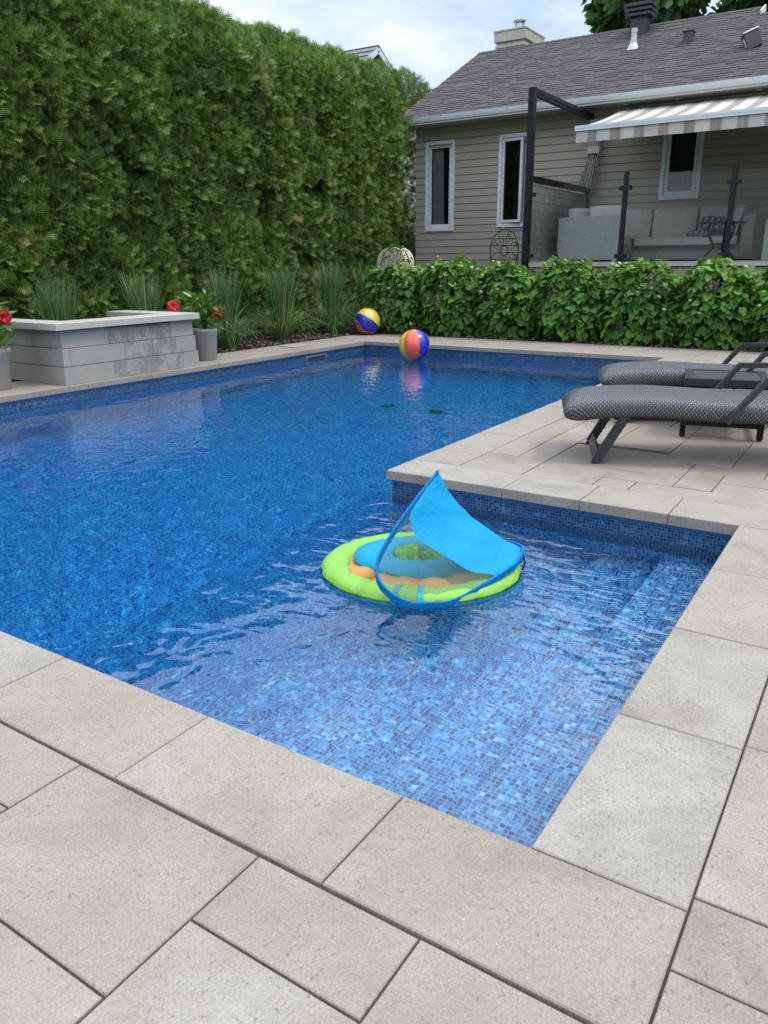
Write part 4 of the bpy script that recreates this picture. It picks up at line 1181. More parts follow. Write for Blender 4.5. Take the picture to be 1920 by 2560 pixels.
def mandevilla(x, y, z, label, flowers, spread=.26, hh=.42):
    o = thing('flowering_plant', label, 'plant', (x, y, z), group='red flowering plants in the grey pots')
    n = 150; a = rng.uniform(0, 2 * math.pi, n); t = rng.random(n); rr = spread * np.sqrt(rng.random(n)) * (1 - .35 * t)
    pos = np.stack([x + rr * np.cos(a), y + rr * np.sin(a), z + .02 + hh * t], 1); outv = np.stack([np.cos(a), np.sin(a), np.zeros(n)], 1)
    L = outv + np.array([0, 0, 1]) * rng.uniform(-.35, .8, n)[:, None] + rng.normal(size=(n, 3)) * .3
    V, Fq = scatter(ML, MF, pos, L, np.cross(np.array([0, 0, 1.]), L) + rng.normal(size=(n, 3)) * .3, rng.uniform(.09, .19, n))
    mesh_np('foliage', V, Fq, 'glossy_leaf', o, np.repeat(np.clip(.45 + rng.normal(size=n) * .22, 0, .95), len(MF)))
    s_ = MB()
    for k in range(12):
        aa = random.uniform(0, 6.28); q = spread * random.uniform(.3, .8); s_.tube([(x, y, z - .05), (x + q * .5 * math.cos(aa), y + q * .5 * math.sin(aa), z + hh * .5), (x + q * math.cos(aa), y + q * math.sin(aa), z + hh * random.uniform(.8, 1.1))], [.006, .005, .003], 5)
    for c_ in flowers: s_.tube([(x, y, z + .05), tuple((np.array([x, y, z + .25]) + np.array(c_)) / 2), c_], [.006, .005, .004], 5)
    s_.build('stems', 'glossy_leaf', o)
    for (fx, fy, fz) in flowers:
        f = MB(); base = Vector((fx, fy, fz)); dirv = (CAM - base).normalized() * .8 + Vector((random.uniform(-.4, .4), random.uniform(-.4, .4), random.uniform(-.2, .3)))
        q = dirv.normalized().to_track_quat('Z', 'Y')
        for lay, (rad, npet) in enumerate(((.085, 5), (.06, 5))):
            for k in range(npet):
                aa = 2 * math.pi * (k + .5 * lay) / npet; rows = []
                for t_ in (0, .35, .7, 1.0):
                    wv = (.01, .028, .042, .022)[(0, .35, .7, 1.0).index(t_)] * rad / .07
                    row = []
                    for s2 in (-1, -.3, .3, 1):
                        p = Vector((rad * t_ * math.cos(aa) - s2 * wv * math.sin(aa), rad * t_ * math.sin(aa) + s2 * wv * math.cos(aa), .03 * lay + .035 * math.sin(t_ * 2.2) + .014 * s2 * t_ + random.uniform(-.006, .006)))
                        row.append(base + q @ p)
                    rows.append(row)
                f.ct = random.random(); f.grid(rows)
        f.build('flower', 'red_petal', o, smooth=True)
pot(-7.9, 3.52, .205, .455, 'large grey pot at the left edge, standing left of the block wall')
mandevilla(-7.9, 3.52, .43, 'green plant with one big red bloom in the pot left of the wall', [(-7.72, 3.62, .79), (-8.0, 3.3, .95)], .30, .50)
pot(-7.82, 6.72, .178, .445, 'smaller grey pot standing at the right end of the block wall')
mandevilla(-7.82, 6.72, .42, 'leafy plant with two red blooms in the pot right of the wall', [(-7.66, 6.86, .66), (-8.05, 6.36, .76)], .27, .48)

# ------------------------------------------------------------------ skimmer, lid, drains
sk = thing('pool_skimmer', 'grey framed skimmer opening in the far left pool wall', 'skimmer', (xl, 8.71, -.17))
f = MB(); xa = xl + .018
for (a, b_, c_, d_) in ((8.43, 8.99, -.125, -.098), (8.43, 8.99, -.262, -.232), (8.43, 8.475, -.232, -.125), (8.945, 8.99, -.232, -.125)): f.box((xl + .001, a, c_), (xa, b_, d_), 0)
f.build('frame', 'skimmer_grey', sk)
f = MB(); f.box((xl + .001, 8.475, -.232), (xl + .004, 8.945, -.125)); f.build('throat_shade', 'dark_plastic', sk)  # flat dark panel on the solid wall; its colour stands for the opening's shade
f = MB(); f.box((xl + .0045, 8.48, -.23), (xl + .010, 8.94, -.185)); f.build('weir_flap', 'skimmer_grey', sk)
ld = MB(); T = Matrix.Translation((-7.91, 8.85, .004)) @ Matrix.Rotation(R(3), 4, 'Z')
ld.box((-.17, -.23, 0), (.17, .23, .012), .003, T=T); ld.box((-.03, -.015, .012), (.03, .015, .015), T=T)
tag(ld.build('skimmer_lid', 'lid_stone'), 'flat greenish grey lid set in the coping above the skimmer', 'lid')
for (x, y, lab) in ((-4.94, 7.06, 'round dark green floor drain under the water, left of the pair'), (-4.20, 7.06, 'round dark green floor drain under the water, right of the pair')):
    o = thing('floor_drain', lab, 'drain', (x, y, depth(x, y)), group='floor drains of the pool'); z = depth(x, y)
    f = MB(); f.lathe([(.12, 0), (.12, .02), (.10, .03), (.06, .034), (0, .036)], (x, y, z), 24); f.build('cover', 'drain_green', o)
    f = MB()
    for k in range(12):
        a = k * math.pi / 6; f.bar([(x + .04 * math.cos(a), y + .04 * math.sin(a), z + .037), (x + .095 * math.cos(a), y + .095 * math.sin(a), z + .033)], .012, .006)
    f.build('grate', 'dark_plastic', o)

# ------------------------------------------------------------------ beach balls
def ball(c, r, rot, label, Q=None):
    o = thing('beach_ball', label, 'beach ball', (c[0], c[1], c[2] - r), group='beach balls')
    f = MB(); nu, nv = 48, 24; P_ = []
    Q = Q or Matrix.Rotation(rot[2], 3, 'Z') @ Matrix.Rotation(rot[1], 3, 'Y') @ Matrix.Rotation(rot[0], 3, 'X')
    for i in range(nu):
        row = []
        for k in range(nv + 1):
            th = 2 * math.pi * i / nu; ph = math.pi * k / nv
            seam = 1 - .010 * max(0, 1 - abs(((i % 8) / 8) if i % 8 < 4 else 1 - (i % 8) / 8) * 8) * math.sin(ph)
            rr = r * seam * (1 + .004 * math.sin(5 * th) * math.sin(3 * ph))
            p = Vector((math.sin(ph) * math.cos(th), math.sin(ph) * math.sin(th), math.cos(ph)))
            row.append(Vector(c) + Q @ (p * rr))
        P_.append(row)
    f.grid(P_, closed_u=True, mi=lambda i, k: (i // 8) % 3)
    f.build('panels', ['vinyl_red', 'vinyl_blue', 'vinyl_yellow'], o, smooth=True)
    for s_ in (1, -1):
        f = MB(); rows = [[Vector(c) + Q @ Vector((rr * math.cos(2 * math.pi * k / 20), rr * math.sin(2 * math.pi * k / 20), s_ * zz)) for k in range(21)] for rr, zz in ((r * .16, r * .990), (r * .13, r * 1.001), (.0, r * 1.006))]
        f.grid(rows)
        f.build('end_disc', 'vinyl_white', o, smooth=True)
ball((-5.89, 9.36, .062), .25, (R(9), R(-4), R(-100)), 'red, blue and yellow beach ball floating on the pool water')
_f = (CAM - Vector((-8.03, 11.2, .25))); _f.z = 0; _f.normalize(); _r = Vector((0, 0, 1)).cross(_f)
_z = -(_r * math.cos(R(33)) - Vector((0, 0, 1)) * math.sin(R(33))); _f = (_f - _z * _f.dot(_z)).normalized(); _u = _z.cross(_f)
_t = R(100); _x = math.cos(_t) * _f - math.sin(_t) * _u; _y = math.sin(_t) * _f + math.cos(_t) * _u
ball((-8.03, 11.2, .25), .25, None, 'yellow and blue beach ball resting on the paving beside the hydrangeas', Matrix((_x, _y, _z)).transposed())

# ------------------------------------------------------------------ baby float with canopy
FC = (-1.32, 1.741); FY = R(28)
bf = thing('baby_float', 'green and blue baby pool float with an arched blue sun canopy', 'pool float', (FC[0], FC[1], WZ), FY)
RA, RBx = .508, .46
def ell(a, k=1.0, dx=0): return Vector((RA * k * math.cos(a) + dx, RBx * k * math.sin(a), 0))
FZ = .020                       # height of the tube centre over the water (local z=0 is the water)
f = MB(); n1, n2 = 96, 16; P_ = []
for i in range(n1):
    a = 2 * math.pi * i / n1; row = []
    puck = 1 - .09 * (abs(math.sin(a * 8)) ** 14) - .015 * math.sin(a * 23) - .012 * math.sin(a * 37 + 1)
    for k in range(n2 + 1):
        b_ = 2 * math.pi * k / n2; q = .074 * puck
        kx = 1 - (q - q * math.cos(b_)) / .45
        p = ell(a, 1.0); nrm = Vector((math.cos(a) / RA, math.sin(a) / RBx, 0)).normalized()
        c0 = p - nrm * .074
        row.append(c0 + nrm * q * math.cos(b_) + Vector((0, 0, FZ + q * .58 * math.sin(b_))))
    P_.append(row)
f.grid(P_, closed_u=True); f.build('outer_tube', 'nylon_lime', bf, world=False, smooth=True)
f = MB(); P_ = []
for i in range(n1):
    a = 2 * math.pi * i / n1; nrm = Vector((math.cos(a) / RA, math.sin(a) / RBx, 0)).normalized(); p = ell(a) - nrm * .072
    P_.append([p + nrm * r_ + Vector((0, 0, z_)) for r_, z_ in ((.02, -.045), (.064, -.03), (.0765, -.008), (.0762, .010))])
f.grid(P_, closed_u=True); f.build('under_skirt', 'under_blue', bf, world=False, smooth=True)
# mesh floor ring
f = MB(); P_ = []
for i in range(n1):
    a = 2 * math.pi * i / n1; row = []
    for k in range(9):
        t = k / 8; kk = .86 - .56 * t
        z = FZ + .022 - .012 * math.sin(math.pi * min(1, t * 1.3)) + .005 * math.sin(a * 11 + t * 4)
        row.append(Vector((RA * kk * math.cos(a) + .0 * t, RBx * kk * math.sin(a), z)))
    P_.append(row)
f.grid(P_, closed_u=True); f.build('mesh_floor', 'mesh_orange', bf, world=False, smooth=True)
# orange bolsters on the inside of the tube
for (a, kk, s_) in ((R(216), .69, .062), (R(283), .70, .07), (R(75), .70, .06), (R(28), .72, .05)):
    f = MB(); c0 = ell(a, kk); P_ = []
    for i in range(16):
        th = 2 * math.pi * i / 16; P_.append([c0 + Vector((1.2 * s_ * math.cos(th) * math.sin(ph), s_ * math.sin(th) * math.sin(ph), FZ + .018 + .040 * math.cos(ph))) for ph in (0, .35, .7, 1.05, 1.4, 1.7)])
    f.grid(P_, closed_u=True)
    f.build('bolster', 'mesh_orange', bf, world=False, smooth=True)
# inner ring with headrest
f = MB(); P_ = []
for i in range(72):
    a = 2 * math.pi * i / 72; row = []
    cx, cy = -.015 + .198 * math.cos(a), .05 + .176 * math.sin(a)
    wd = .080 + .030 * max(0, math.cos(a - R(172))) ** 3 + .006 * max(0, math.cos(a + .3)); pk = 1 - .08 * abs(math.sin(a * 5.5)) ** 12
    for k in range(15):
        b_ = 2 * math.pi * k / 14; dx_ = math.cos(a); dy_ = math.sin(a)
        rr = wd * math.cos(b_) + (wd - .080)
        row.append(Vector((cx + dx_ * rr, cy + dy_ * rr, FZ + .026 + .046 * pk * math.sin(b_))))
    P_.append(row)
f.grid(P_, closed_u=True); f.build('inner_ring', 'nylon_teal', bf, world=False, smooth=True)
# bunched seat mesh in the middle
f = MB(); P_ = []
for i in range(49):
    a = 2 * math.pi * i / 48; row = []
    for k in range(11):
        t = k / 10; rr = .128 * (1 - t) ** .9
        z = FZ + .058 - .06 * math.sin(t * math.pi * .6) + (.026 * math.sin(3 * a + 1.5) + .034 * math.sin(7 * a + t * 5) + .012 * math.sin(13 * a)) * math.sin(t * math.pi) + .06 * t * t
        row.append(Vector((-.003 + rr * 1.05 * math.cos(a + .5 * t), .045 + rr * .95 * math.sin(a + .5 * t), z)))
    P_.append(row)
f.grid(P_); f.build('seat', 'mesh_lime', bf, world=False, smooth=True)
# straps over the tube
for a in (R(258), R(272), R(95), R(78)):
    f = MB(); nrm = Vector((math.cos(a) / RA, math.sin(a) / RBx, 0)).normalized(); tn = Vector((-nrm.y, nrm.x, 0)); p = ell(a) - nrm * .074; P_ = []
    for k in range(9):
        b_ = -.2 + 2.9 * k / 8; q = .0775
        c0 = p + nrm * q * math.cos(b_) + Vector((0, 0, FZ + q * .61 * math.sin(b_)))
        P_.append([c0 - tn * .012, c0 + tn * .012])
    f.grid(P_); f.build('strap', 'strap_teal', bf, world=False)
# canopy: a wire loop bent like a saddle; fabric spans it
half = [(.077, 0, .573), (-.031, -.15, .463), (-.122, -.28, .355), (-.167, -.36, .281), (-.170, -.40, .232), (-.147, -.43, .188), (-.093, -.445, .145),
        (-.016, -.445, .115), (.061, -.435, .113), (.15, -.41, .115), (.295, -.30, .153), (.426, -.15, .182), (.47, -.06, .200), (.481, 0, .212)]
def crom(pts, n):
    res = []; P = [Vector(p) for p in pts]
    for i in range(len(P) - 1):
        p0 = P[i - 1] if i else 2 * P[0] - P[1]; p1, p2 = P[i], P[i + 1]; p3 = P[i + 2] if i + 2 < len(P) else 2 * P[-1] - P[-2]
        for k in range(n):
            t = k / n; res.append(.5 * ((2 * p1) + (-p0 + p2) * t + (2 * p0 - 5 * p1 + 4 * p2 - p3) * t * t + (-p0 + 3 * p1 - 3 * p2 + p3) * t ** 3))
    return res + [P[-1]]
def SC(pts): return [(1.07 * x_, 1.07 * y_, 1.07 * z_ - .105) for x_, y_, z_ in pts]
nearc = crom(SC(half), 5)
spine = crom(SC([(.077, 0, .573), (.12, 0, .50), (.176, 0, .426), (.308, 0, .313), (.434, 0, .232), (.481, 0, .212)]), 10)
def resample(c, n):
    d_ = [0]
    for a, b_ in zip(c, c[1:]): d_.append(d_[-1] + (b_ - a).length)
    res = []
    for k in range(n):
        s_ = d_[-1] * k / (n - 1); i = max(j for j in range(len(d_)) if d_[j] <= s_ + 1e-9); i = min(i, len(c) - 2)
        t = (s_ - d_[i]) / max(1e-9, d_[i + 1] - d_[i]); res.append(c[i].lerp(c[i + 1], t))
    return res
NS = 45; near_r, sp_r = resample(nearc, NS), resample(spine, NS)
farh = [(.077, 0, .573), (.055, .13, .475), (.045, .25, .375), (.055, .34, .29), (.09, .395, .22), (.16, .405, .165), (.295, .30, .160), (.426, .15, .186), (.47, .06, .202), (.481, 0, .212)]
farc = crom(SC(farh), 5); far_r = resample(farc, NS)
SPLIT = .50
for side in (-1, 1):
    solid = MB(); net = MB(); Ps = []; Pn = []
    for i in range(NS):
        s0 = sp_r[i]; e0 = (near_r if side == -1 else far_r)[i].copy()
        rowS = []; rowN = []
        u_ = i / (NS - 1)
        tb_ = 1 - .46 * math.sin(math.pi * (u_ - .13) / .70) ** .75 if .13 < u_ < .83 else 1.0
        for k in range(17):
            t = tb_ * k / 9 if k <= 9 else tb_ + (1 - tb_) * (k - 9) / 7; p = s0.lerp(e0, t); p.z += .10 * math.sin(math.pi * t) * math.sin(math.pi * min(1, u_ * 1.25) ** .8) * .55
            p += Vector((.004 * math.sin(u_ * 21 + t * 6), 0, .004 * math.sin(t * 17 + u_ * 9)))
            (rowS if k <= 9 else rowN).append(p)
            if k == 9: rowN.append(p)
        Ps.append(rowS); Pn.append(rowN)
    solid.grid(Ps); net.grid(Pn)
    if side == -1: s_near, n_near = solid, net
    else: s_far, n_far = solid, net
i0 = len(s_near.v)
s_near.v += s_far.v; [s_near.addf([i0 + q for q in fc]) for fc in s_far.f]
s_near.build('canopy', 'nylon_blue', bf, world=False, smooth=True)
i0 = len(n_near.v); n_near.v += n_far.v; [n_near.addf([i0 + q for q in fc]) for fc in n_far.f]
n_near.build('canopy_mesh', 'mesh_grey', bf, world=False, smooth=True)
f = MB(); loop = nearc + list(reversed(farc[1:-1]))
f.bar(resample(loop + [loop[0]], 130)[:-1], .011, .028, closed=True); f.build('canopy_rim', 'nylon_rim_blue', bf, world=False, smooth=False)
f = MB(); f.tube([(.51, -.05, .115), (.522, -.05, .07), (.512, -.05, .03)], .005, 6); f.build('tether', 'rubber', bf, world=False)
f = MB(); f.tube([(.51, .05, .115), (.522, .05, .07), (.512, .05, .03)], .005, 6); f.build('tether', 'rubber', bf, world=False)
f = MB(); f.lathe([(.022, 0), (.02, .008), (0, .01)], (.405, -.16, FZ + .042), 16); f.build('valve', 'clear_vinyl', bf, world=False)

# ------------------------------------------------------------------ sun loungers
def lounger(loc, yaw, label):
    o = thing('sun_lounger', label, 'sun lounger', (loc[0], loc[1], 0), yaw, 'wicker sun loungers on the paving')
    f = MB(); W_ = .70; T_ = .135; yc = .315
    path = []; x = -.215
    def zc(x):
        z = .365 + .018 * math.exp(-((x - .35) / .35) ** 2) * 1.2
        if x > 1.35: z += (x - 1.35) * math.tan(R(22)) * min(1, (x - 1.35) / .1 + .0)
        return z - .03 * max(0, (.1 - x) / .3) ** 2
    xs_ = [-.215 + .135 * (1 - math.cos(math.pi / 2 * k / 8)) for k in range(9)] + [-.08 + .06 * k for k in range(1, 33)]
    P_, U_ = [], []
    n_ = 40; per = []
    for x in xs_:
        t = min(1, (x + .215) / .135); f0 = math.sqrt(max(0, 1 - (1 - t) ** 2))
        ww = (W_ - .16 * (1 - f0)) / 2; hh = T_ / 2 * (.12 + .88 * f0); rc = min(hh, .058)
        row, ur = [], []
        # rounded-rectangle section, perimeter length in metres as v
        pts = []
        for (cx, cy, a0) in ((ww - rc, hh - rc, 0), (-ww + rc, hh - rc, 90), (-ww + rc, -hh + rc, 180), (ww - rc, -hh + rc, 270)):
            for k in range(8): a = R(a0 + 90 * k / 7); pts.append((cx + rc * math.cos(a), cy + rc * math.sin(a)))
        pts.append(pts[0]); L_ = 0
        for k, (py, pz) in enumerate(pts):
            if k: L_ += math.hypot(py - pts[k - 1][0], pz - pts[k - 1][1]) * (.55 if abs(pz - pts[k - 1][1]) < .002 else 1)
            row.append((x, yc + py, zc(x) + pz)); ur.append((L_ if True else 0, x))
        P_.append(row); U_.append(ur)
    f.grid([r_ for r_ in P_], [[(x_ * 1.0, u_[0]) for u_, x_ in zip(ur, [xs_[i]] * len(ur))] for i, ur in enumerate(U_)])
    f.face(P_[0][:-1]); f.face(list(reversed(P_[-1][:-1])))
    f.build('woven_seat', 'lounger_weave', o, world=False, smooth=True)
    for y in (.0, .63):
        f = MB(); f.bar([(.015, y, .012), (.19, y, .33)], .03, .062, upv=(1, 0, -.5)); lg = f.build('leg', 'charcoal_metal', o, world=False)
        f = MB(); f.box((-.012, y - .017, 0), (.045, y + .017, .014)); f.build('foot_pad', 'rubber', lg, world=False)
        f = MB(); f.bar([(1.62, y, .012), (1.42, y, .33)], .03, .062, upv=(1, 0, .5)); f.build('leg', 'charcoal_metal', o, world=False)
    f = MB(); f.bar([(.022, .0, .05), (.022, .63, .05)], .018, .07, upv=(.4, 0, 1)); f.build('foot_bar', 'charcoal_metal', o, world=False)
    f = MB(); f.bar([(1.60, .0, .05), (1.60, .63, .05)], .018, .07, upv=(-.4, 0, 1)); f.build('foot_bar', 'charcoal_metal', o, world=False)
    for y in (-.055, .685):
        f = MB(); f.bar([(.815, y, .315), (1.03, y, .598), (1.50, y, .605), (1.60, y, .40)], .034, .05, upv=(-.5, 0, 1) if False else (0, 1, 0))
        f.build('armrest', 'charcoal_metal', o, world=False)
    for y in (.02, .60):
        f = MB(); f.bar([(.12, y, .318), (1.5, y, .318)], .03, .03); f.build('under_rail', 'black_metal', o, world=False)
    return o
lounger((-1.08, 3.68), R(22), 'nearer dark grey wicker lounger, its slanted charcoal front legs in full view')
lounger((-1.31, 5.2), R(22), 'farther dark grey wicker lounger behind the slatted side table')

tb = thing('patio_table', 'low charcoal slatted table standing between the two loungers', 'table', (-.78, 4.84, 0), R(12))
TW, TD, TH = .60, .60, .46
f = MB()
f.box((0, 0, TH - .055), (TW, .055, TH)); f.box((0, TD - .055, TH - .055), (TW, TD, TH)); f.box((0, .0551, TH - .055), (.055, TD - .0551, TH)); f.box((TW - .055, .0551, TH - .055), (TW, TD - .0551, TH))
f.build('frame', 'charcoal_metal', tb, world=False)
f = MB()
for k in range(5): f.box((.057, .058 + .0975 * k, TH - .02), (TW - .057, .058 + .0975 * k + .092, TH - .004))
f.build('slats', 'slat_metal', tb, world=False)
for (x, y) in ((.0, .0), (TW - .045, 0), (0, TD - .045), (TW - .045, TD - .045)):
    f = MB(); f.box((x + .001, y + .001, .012), (x + .045, y + .045, TH - .0551)); lg = f.build('leg', 'black_metal', tb, world=False)
    f = MB(); f.box((x + .008, y + .008, 0), (x + .038, y + .038, .012)); f.build('foot_pad', 'rubber', lg, world=False)
f = MB(); f.box((.008, .0455, .10), (.038, TD - .0455, .145)); f.box((TW - .038, .0455, .10), (TW - .008, TD - .0455, .145)); f.box((.0455, .008, .095), (TW - .0455, .038, .14)); f.build('stretcher', 'black_metal', tb, world=False)

# ------------------------------------------------------------------ outdoor sofa on the deck
def cushion(name, parent, c, size, rot=(0, 0, 0), mat='sofa_fabric', pip=True, puff=.35, uvs=1.0):
    """a puffed box: size = full extents (x,y,z)"""
    T = Matrix.Translation(c) @ Matrix.Rotation(rot[2], 4, 'Z') @ Matrix.Rotation(rot[1], 4, 'Y') @ Matrix.Rotation(rot[0], 4, 'X')
    sx, sy, sz = (q / 2 for q in size); f = MB(); n_ = 12
    def pt(u, v, s_):
        # u,v in -1..1 on the face; thin axis is z
        ex = (1 - abs(u) ** 4) * (1 - abs(v) ** 4)
        r_ = 1 - .05 * (u * u * v * v)
        return T @ Vector((sx * u * r_ * (1 - .02 * (1 - v * v)), sy * v * r_ * (1 - .02 * (1 - u * u)), s_ * sz * ((1 - puff) + puff * ex ** .6)))
    for s_ in (1, -1):
        g_ = [[pt(-1 + 2 * i / n_, -1 + 2 * k / n_, s_) for k in range(n_ + 1)] for i in range(n_ + 1)]
        uv_ = [[(size[0] * i / n_ * uvs, size[1] * k / n_ * uvs) for k in range(n_ + 1)] for i in range(n_ + 1)]
        f.grid(g_, uv_)
    edge = [(-1 + 2 * i / n_, -1) for i in range(n_)] + [(1, -1 + 2 * i / n_) for i in range(n_)] + [(1 - 2 * i / n_, 1) for i in range(n_)] + [(-1, 1 - 2 * i / n_) for i in range(n_)]
    f.grid([[pt(u, v, -1), pt(u, v, 1)] for u, v in edge], closed_u=True)
    o = f.build(name, mat, parent, smooth=True)
    if pip:
        p = MB()
        for s_ in (1, -1): p.tube([pt(u, v, s_) for u, v in edge], .0065, 5, closed=True)
        p.build('piping', 'piping_fabric', o)
    return o
so = thing('outdoor_sofa', 'L-shaped grey wicker sofa with beige cushions on the deck', 'sofa', (-3.6, 14.8, DK))
def wick(name, prof, x0, x1, parent=so):
    """panel extruded along x from a (y,z) outline"""
    f = MB(); n_ = len(prof)
    for x, rev in ((x0, False), (x1, True)):
        P = [(x, y, z) for y, z in prof]; u = [(y, z) for y, z in prof]
        f.face(P[::-1] if rev else P, u[::-1] if rev else u)
    for k in range(n_):
        a, b_ = prof[k], prof[(k + 1) % n_]; L_ = math.hypot(b_[0] - a[0], b_[1] - a[1])
        f.face([(x0, *a), (x1, *a), (x1, *b_), (x0, *b_)], [(0, 0), (x1 - x0, 0), (x1 - x0, L_), (0, L_)])
    return f.build(name, 'sofa_weave', parent)
# end panel of the left wing, facing the pool, with rounded lower-left corner
f = MB()
ol = [(-5.13, 1.33 + .02), (-4.06, 1.33), (-4.05, 2.12), (-5.22, 2.10), (-5.225, 1.62), (-5.215, 1.48), (-5.19, 1.40)]
for y, rev in ((13.60, False), (13.78, True)):
    P = [(x, y, z) for x, z in ol]; u = [(x, z) for x, z in ol]; f.face(P[::-1] if rev else P, u[::-1] if rev else u)
for k in range(len(ol)):
    a, b_ = ol[k], ol[(k + 1) % len(ol)]; L_ = math.hypot(b_[0] - a[0], b_[1] - a[1])
    f.face([(a[0], 13.78, a[1]), (a[0], 13.60, a[1]), (b_[0], 13.60, b_[1]), (b_[0], 13.78, b_[1])], [(0, 0), (.18, 0), (.18, L_), (0, L_)])
f.build('end_panel', 'sofa_weave', so)
f = MB()
def wbox(a, b_):
    (x0, y0, z0), (x1, y1, z1) = a, b_
    for P, u in (([(x0, y0, z0), (x1, y0, z0), (x1, y0, z1), (x0, y0, z1)], 'xz'), ([(x1, y0, z0), (x1, y1, z0), (x1, y1, z1), (x1, y0, z1)], 'yz'), ([(x1, y1, z0), (x0, y1, z0), (x0, y1, z1), (x1, y1, z1)], 'xz'),
                 ([(x0, y1, z0), (x0, y0, z0), (x0, y0, z1), (x0, y1, z1)], 'yz'), ([(x0, y0, z1), (x1, y0, z1), (x1, y1, z1), (x0, y1, z1)], 'xy')):
        ix = {'x': 0, 'y': 1, 'z': 2}; f.face(P, [(p[ix[u[0]]], p[ix[u[1]]]) for p in P])
wbox((-5.0, 13.785, 1.33), (-4.2, 15.10, 1.60)); f.build('base', 'sofa_weave', so)
f = MB(); wbox((-5.22, 13.785, 1.33), (-5.02, 15.9, 2.08)); f.build('back_panel', 'sofa_weave', so)
f = MB(); wbox((-5.0, 15.105, 1.33), (-2.2, 15.70, 1.60)); f.build('base', 'sofa_weave', so)
f = MB(); wbox((-5.0, 15.705, 1.33), (-2.2, 15.9, 2.10)); f.build('back_panel', 'sofa_weave', so)
wick('arm', [(15.10, 1.33), (15.9, 1.33), (15.9, 2.12), (15.02, 2.12), (14.98, 2.02), (15.0, 1.6)], -2.195, -1.98)
cushion('seat_cushion', so, (-4.6, 14.45, 1.67), (.82, 1.3, .17), puff=.2)
cushion('seat_cushion', so, (-3.21, 15.33, 1.67), (1.98, .78, .18), puff=.2)
cushion('seat_cushion', so, (-4.60, 15.36, 1.67), (.78, .70, .17), puff=.2)
for (cx, w_) in ((-4.42, .84), (-3.55, .86), (-2.66, .86)):
    cushion('back_cushion', so, (cx, 15.60, 2.03), (w_, .58, .18), rot=(R(80), 0, R(random.uniform(-2, 2))), puff=.45)
cushion('back_cushion', so, (-4.42, 13.98, 2.03), (.66, .56, .19), rot=(R(82), 0, R(4)), puff=.45)
cushion('back_cushion', so, (-4.92, 14.05, 2.02), (.56, .52, .18), rot=(R(80), 0, R(62)), puff=.45)
cushion('back_cushion', so, (-2.38, 15.30, 2.03), (.62, .55, .17), rot=(R(78), 0, R(-72)), puff=.45)
for (x, y) in ((-5.1, 13.65), (-4.12, 13.65), (-4.25, 15.12), (-2.3, 15.12), (-2.02, 15.85), (-5.1, 15.85)):
    f = MB(); f.box((x - .03, y - .03, DK), (x + .03, y + .03, 1.335)); f.build('foot', 'galvanised', so)
def pillow(c, rot, label):
    o = thing('throw_pillow', label, 'pillow', c, 0, 'striped pillows on the sofa')
    cushion('cover', o, c, (.48, .36, .14), rot=rot, mat='pillow_stripe', pip=False, puff=.7); return o
pillow((-2.72, 15.16, 1.98), (R(34), R(6), R(8)), 'black and grey striped pillow leaning upright on the sofa seat, the upper one')
pillow((-2.92, 15.10, 1.80), (R(6), R(2), R(-8)), 'striped pillow lying flat on the sofa seat under the other one')

st = thing('side_table', 'small dark metal table with curved legs in front of the sofa', 'side table', (-2.35, 13.9, DK))
TX, TY, TZ = -2.33, 13.9, 1.93
f = MB(); f.lathe([(0, -.012), (.36, -.012), (.385, -.008), (.39, .004), (.375, .014), (0, .012)], (TX, TY, TZ), 40); f.build('tabletop', 'black_metal', st, smooth=False)
for a in (R(205), R(335), R(85)):
    ca, sa = math.cos(a), math.sin(a); f = MB()
    f.tube(crom([(TX + r_ * ca, TY + r_ * sa, z) for r_, z in ((.20, TZ - .012), (.235, TZ - .10), (.17, TZ - .28), (.13, TZ - .38), (.20, TZ - .50), (.29, TZ - .60), (.31, DK))], 5), .022, 8)
    f.build('leg', 'black_metal', st, smooth=True)
f = MB(); f.tube([(TX + .145 * math.cos(a), TY + .145 * math.sin(a), TZ - .34) for a in [2 * math.pi * k / 24 for k in range(24)]], .012, 6, closed=True); f.build('ring', 'black_metal', st, smooth=True)

ac = thing('wicker_armchair', 'grey wicker armchair at the right edge of the deck, mostly cut off', 'armchair', (-1.1, 14.0, DK))
f = MB(); wbox((-1.45, 13.62, 1.33), (-.7, 14.4, 1.62)); f.build('base', 'sofa_weave', ac)
wick('arm', [(13.60, 1.31), (14.45, 1.31), (14.48, 2.12), (14.30, 2.14), (13.62, 1.92)], -1.60, -1.455, ac)
wick('arm', [(13.60, 1.31), (14.45, 1.31), (14.48, 2.12), (14.30, 2.14), (13.62, 1.92)], -.695, -.55, ac)
f = MB(); wbox((-1.45, 14.42, 1.33), (-.7, 14.56, 2.2)); f.build('back_panel', 'sofa_weave', ac)
cushion('seat_cushion', ac, (-1.075, 14.0, 1.68), (.72, .72, .13), puff=.2)

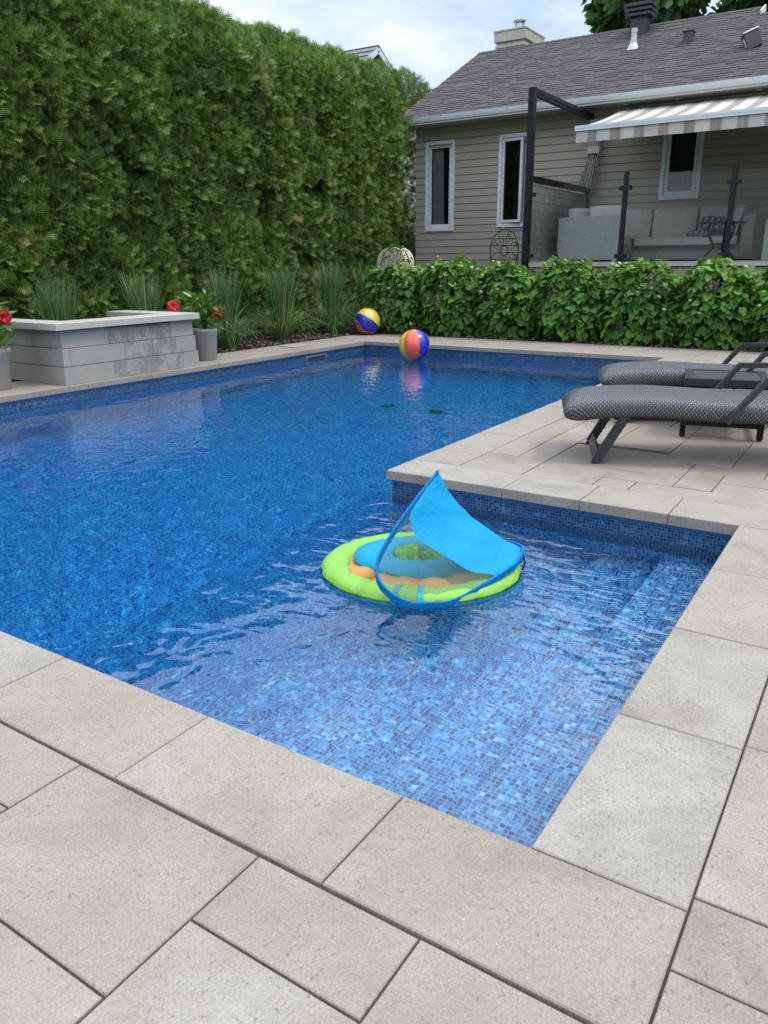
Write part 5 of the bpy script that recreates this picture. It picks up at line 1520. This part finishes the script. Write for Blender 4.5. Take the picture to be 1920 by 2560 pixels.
# ------------------------------------------------------------------ trellises and tank behind the bushes
def trellis(cx, cy, rx, rz, cz, z0, label, vine):
    o = thing('garden_trellis', label, 'trellis', (cx, cy, 0), group='rusty wire trellises')
    f = MB(); r_ = .008; n_ = 40
    def P(u, v): return (cx + u, cy, cz + v)
    f.tube([P(rx * math.cos(2 * math.pi * k / n_), rz * math.sin(2 * math.pi * k / n_)) for k in range(n_)], .010, 6, closed=True)
    f.tube([P(.075 * math.cos(2 * math.pi * k / 20), .085 * math.sin(2 * math.pi * k / 20)) for k in range(20)], r_, 5, closed=True)
    for k in range(8):
        a = 2 * math.pi * k / 8 + math.pi / 8; pa = []
        for s_ in (-1, 1):
            pts = []
            for q in range(9):
                t = q / 8; wv = s_ * .23 * math.sin(math.pi * t) * .55; rr = .2 + .8 * t
                ca, sa = math.cos(a), math.sin(a)
                pts.append(P(rx * (rr * ca - wv * sa), rz * (rr * sa + wv * ca)))
            f.tube(pts, .006, 5)
    for u in (-rx, rx): f.tube([P(u, 0), (cx + u * 1.04, cy, z0)], .010, 6)
    for u in (-.12, .12): f.tube([P(u, -rz * .9), (cx + u, cy, z0)], r_, 5)
    for z in (z0 + .55, z0 + .2): f.tube([(cx - rx * 1.03, cy, z), (cx + rx * 1.03, cy, z)], r_, 5)
    f.build('wire_frame', 'rubber', o, smooth=True)
    n = vine; pos = []
    for k in range(n):
        a = random.choice((1.3, 1.7, .3, -.5, 2.6)) + random.gauss(0, .25); q = random.uniform(.75, 1.1)
        pos.append(P(rx * q * math.cos(a) + random.gauss(0, .03), rz * q * math.sin(a) + random.gauss(0, .04)))
    pos = np.array(pos) + np.c_[np.zeros(n), rng.normal(size=n) * .04, np.zeros(n)]
    V, Fq = scatter(ML, MF, pos, rng.normal(size=(n, 3)) + [0, -.2, -.5], rng.normal(size=(n, 3)), rng.uniform(.05, .10, n))
    mesh_np('vine_leaves', V, Fq, 'hydrangea_leaf', o, np.repeat(rng.random(n) * .7, len(MF)))
    return o
trellis(-6.17, 13.25, .295, .40, 1.52, .05, 'round wire trellis standing below the open window', 46)
trellis(-8.62, 13.15, .36, .42, 1.22, .05, 'vine covered wire trellis in front of the cream tank', 120)
tk_ = thing('cream_tank', 'cream tank with a rounded top behind the bushes at the hedge end', 'tank', (-8.9, 13.75, 0))
f = MB(); ol = []
x0, x1, zb, zt = -9.28, -8.55, .25, 1.62
for k in range(9): a = R(90 * k / 8); ol.append((x1 - .30 + .30 * math.cos(a), zt - .32 + .32 * math.sin(a)))
for k in range(9): a = R(90 + 90 * k / 8); ol.append((x0 + .30 + .30 * math.cos(a), zt - .32 + .32 * math.sin(a)))
for k in range(9): a = R(180 + 90 * k / 8); ol.append((x0 + .30 + .30 * math.cos(a), zb + .30 + .30 * math.sin(a)))
for k in range(9): a = R(270 + 90 * k / 8); ol.append((x1 - .30 + .30 * math.cos(a), zb + .30 + .30 * math.sin(a)))
f.grid([[(x, y, z) for y in (13.45, 13.47, 13.80, 13.82)] for x, z in ol], closed_u=True)
f.face([(x, 13.45, z) for x, z in ol]); f.face([(x, 13.82, z) for x, z in reversed(ol)])
f.build('body', 'cream_tank', tk_)
for xq in (-9.1, -8.76):
    f = MB(); f.box((xq, 13.55, 0), (xq + .08, 13.75, .35)); f.build('leg', 'black_metal', tk_)
f = MB(); f.tube([(-8.915 + (a + 8.915) * 1.012, 13.60, .935 + (b_ - .935) * 1.008) for a, b_ in ol], .012, 6, closed=True); f.build('seam', 'cream_tank', tk_)
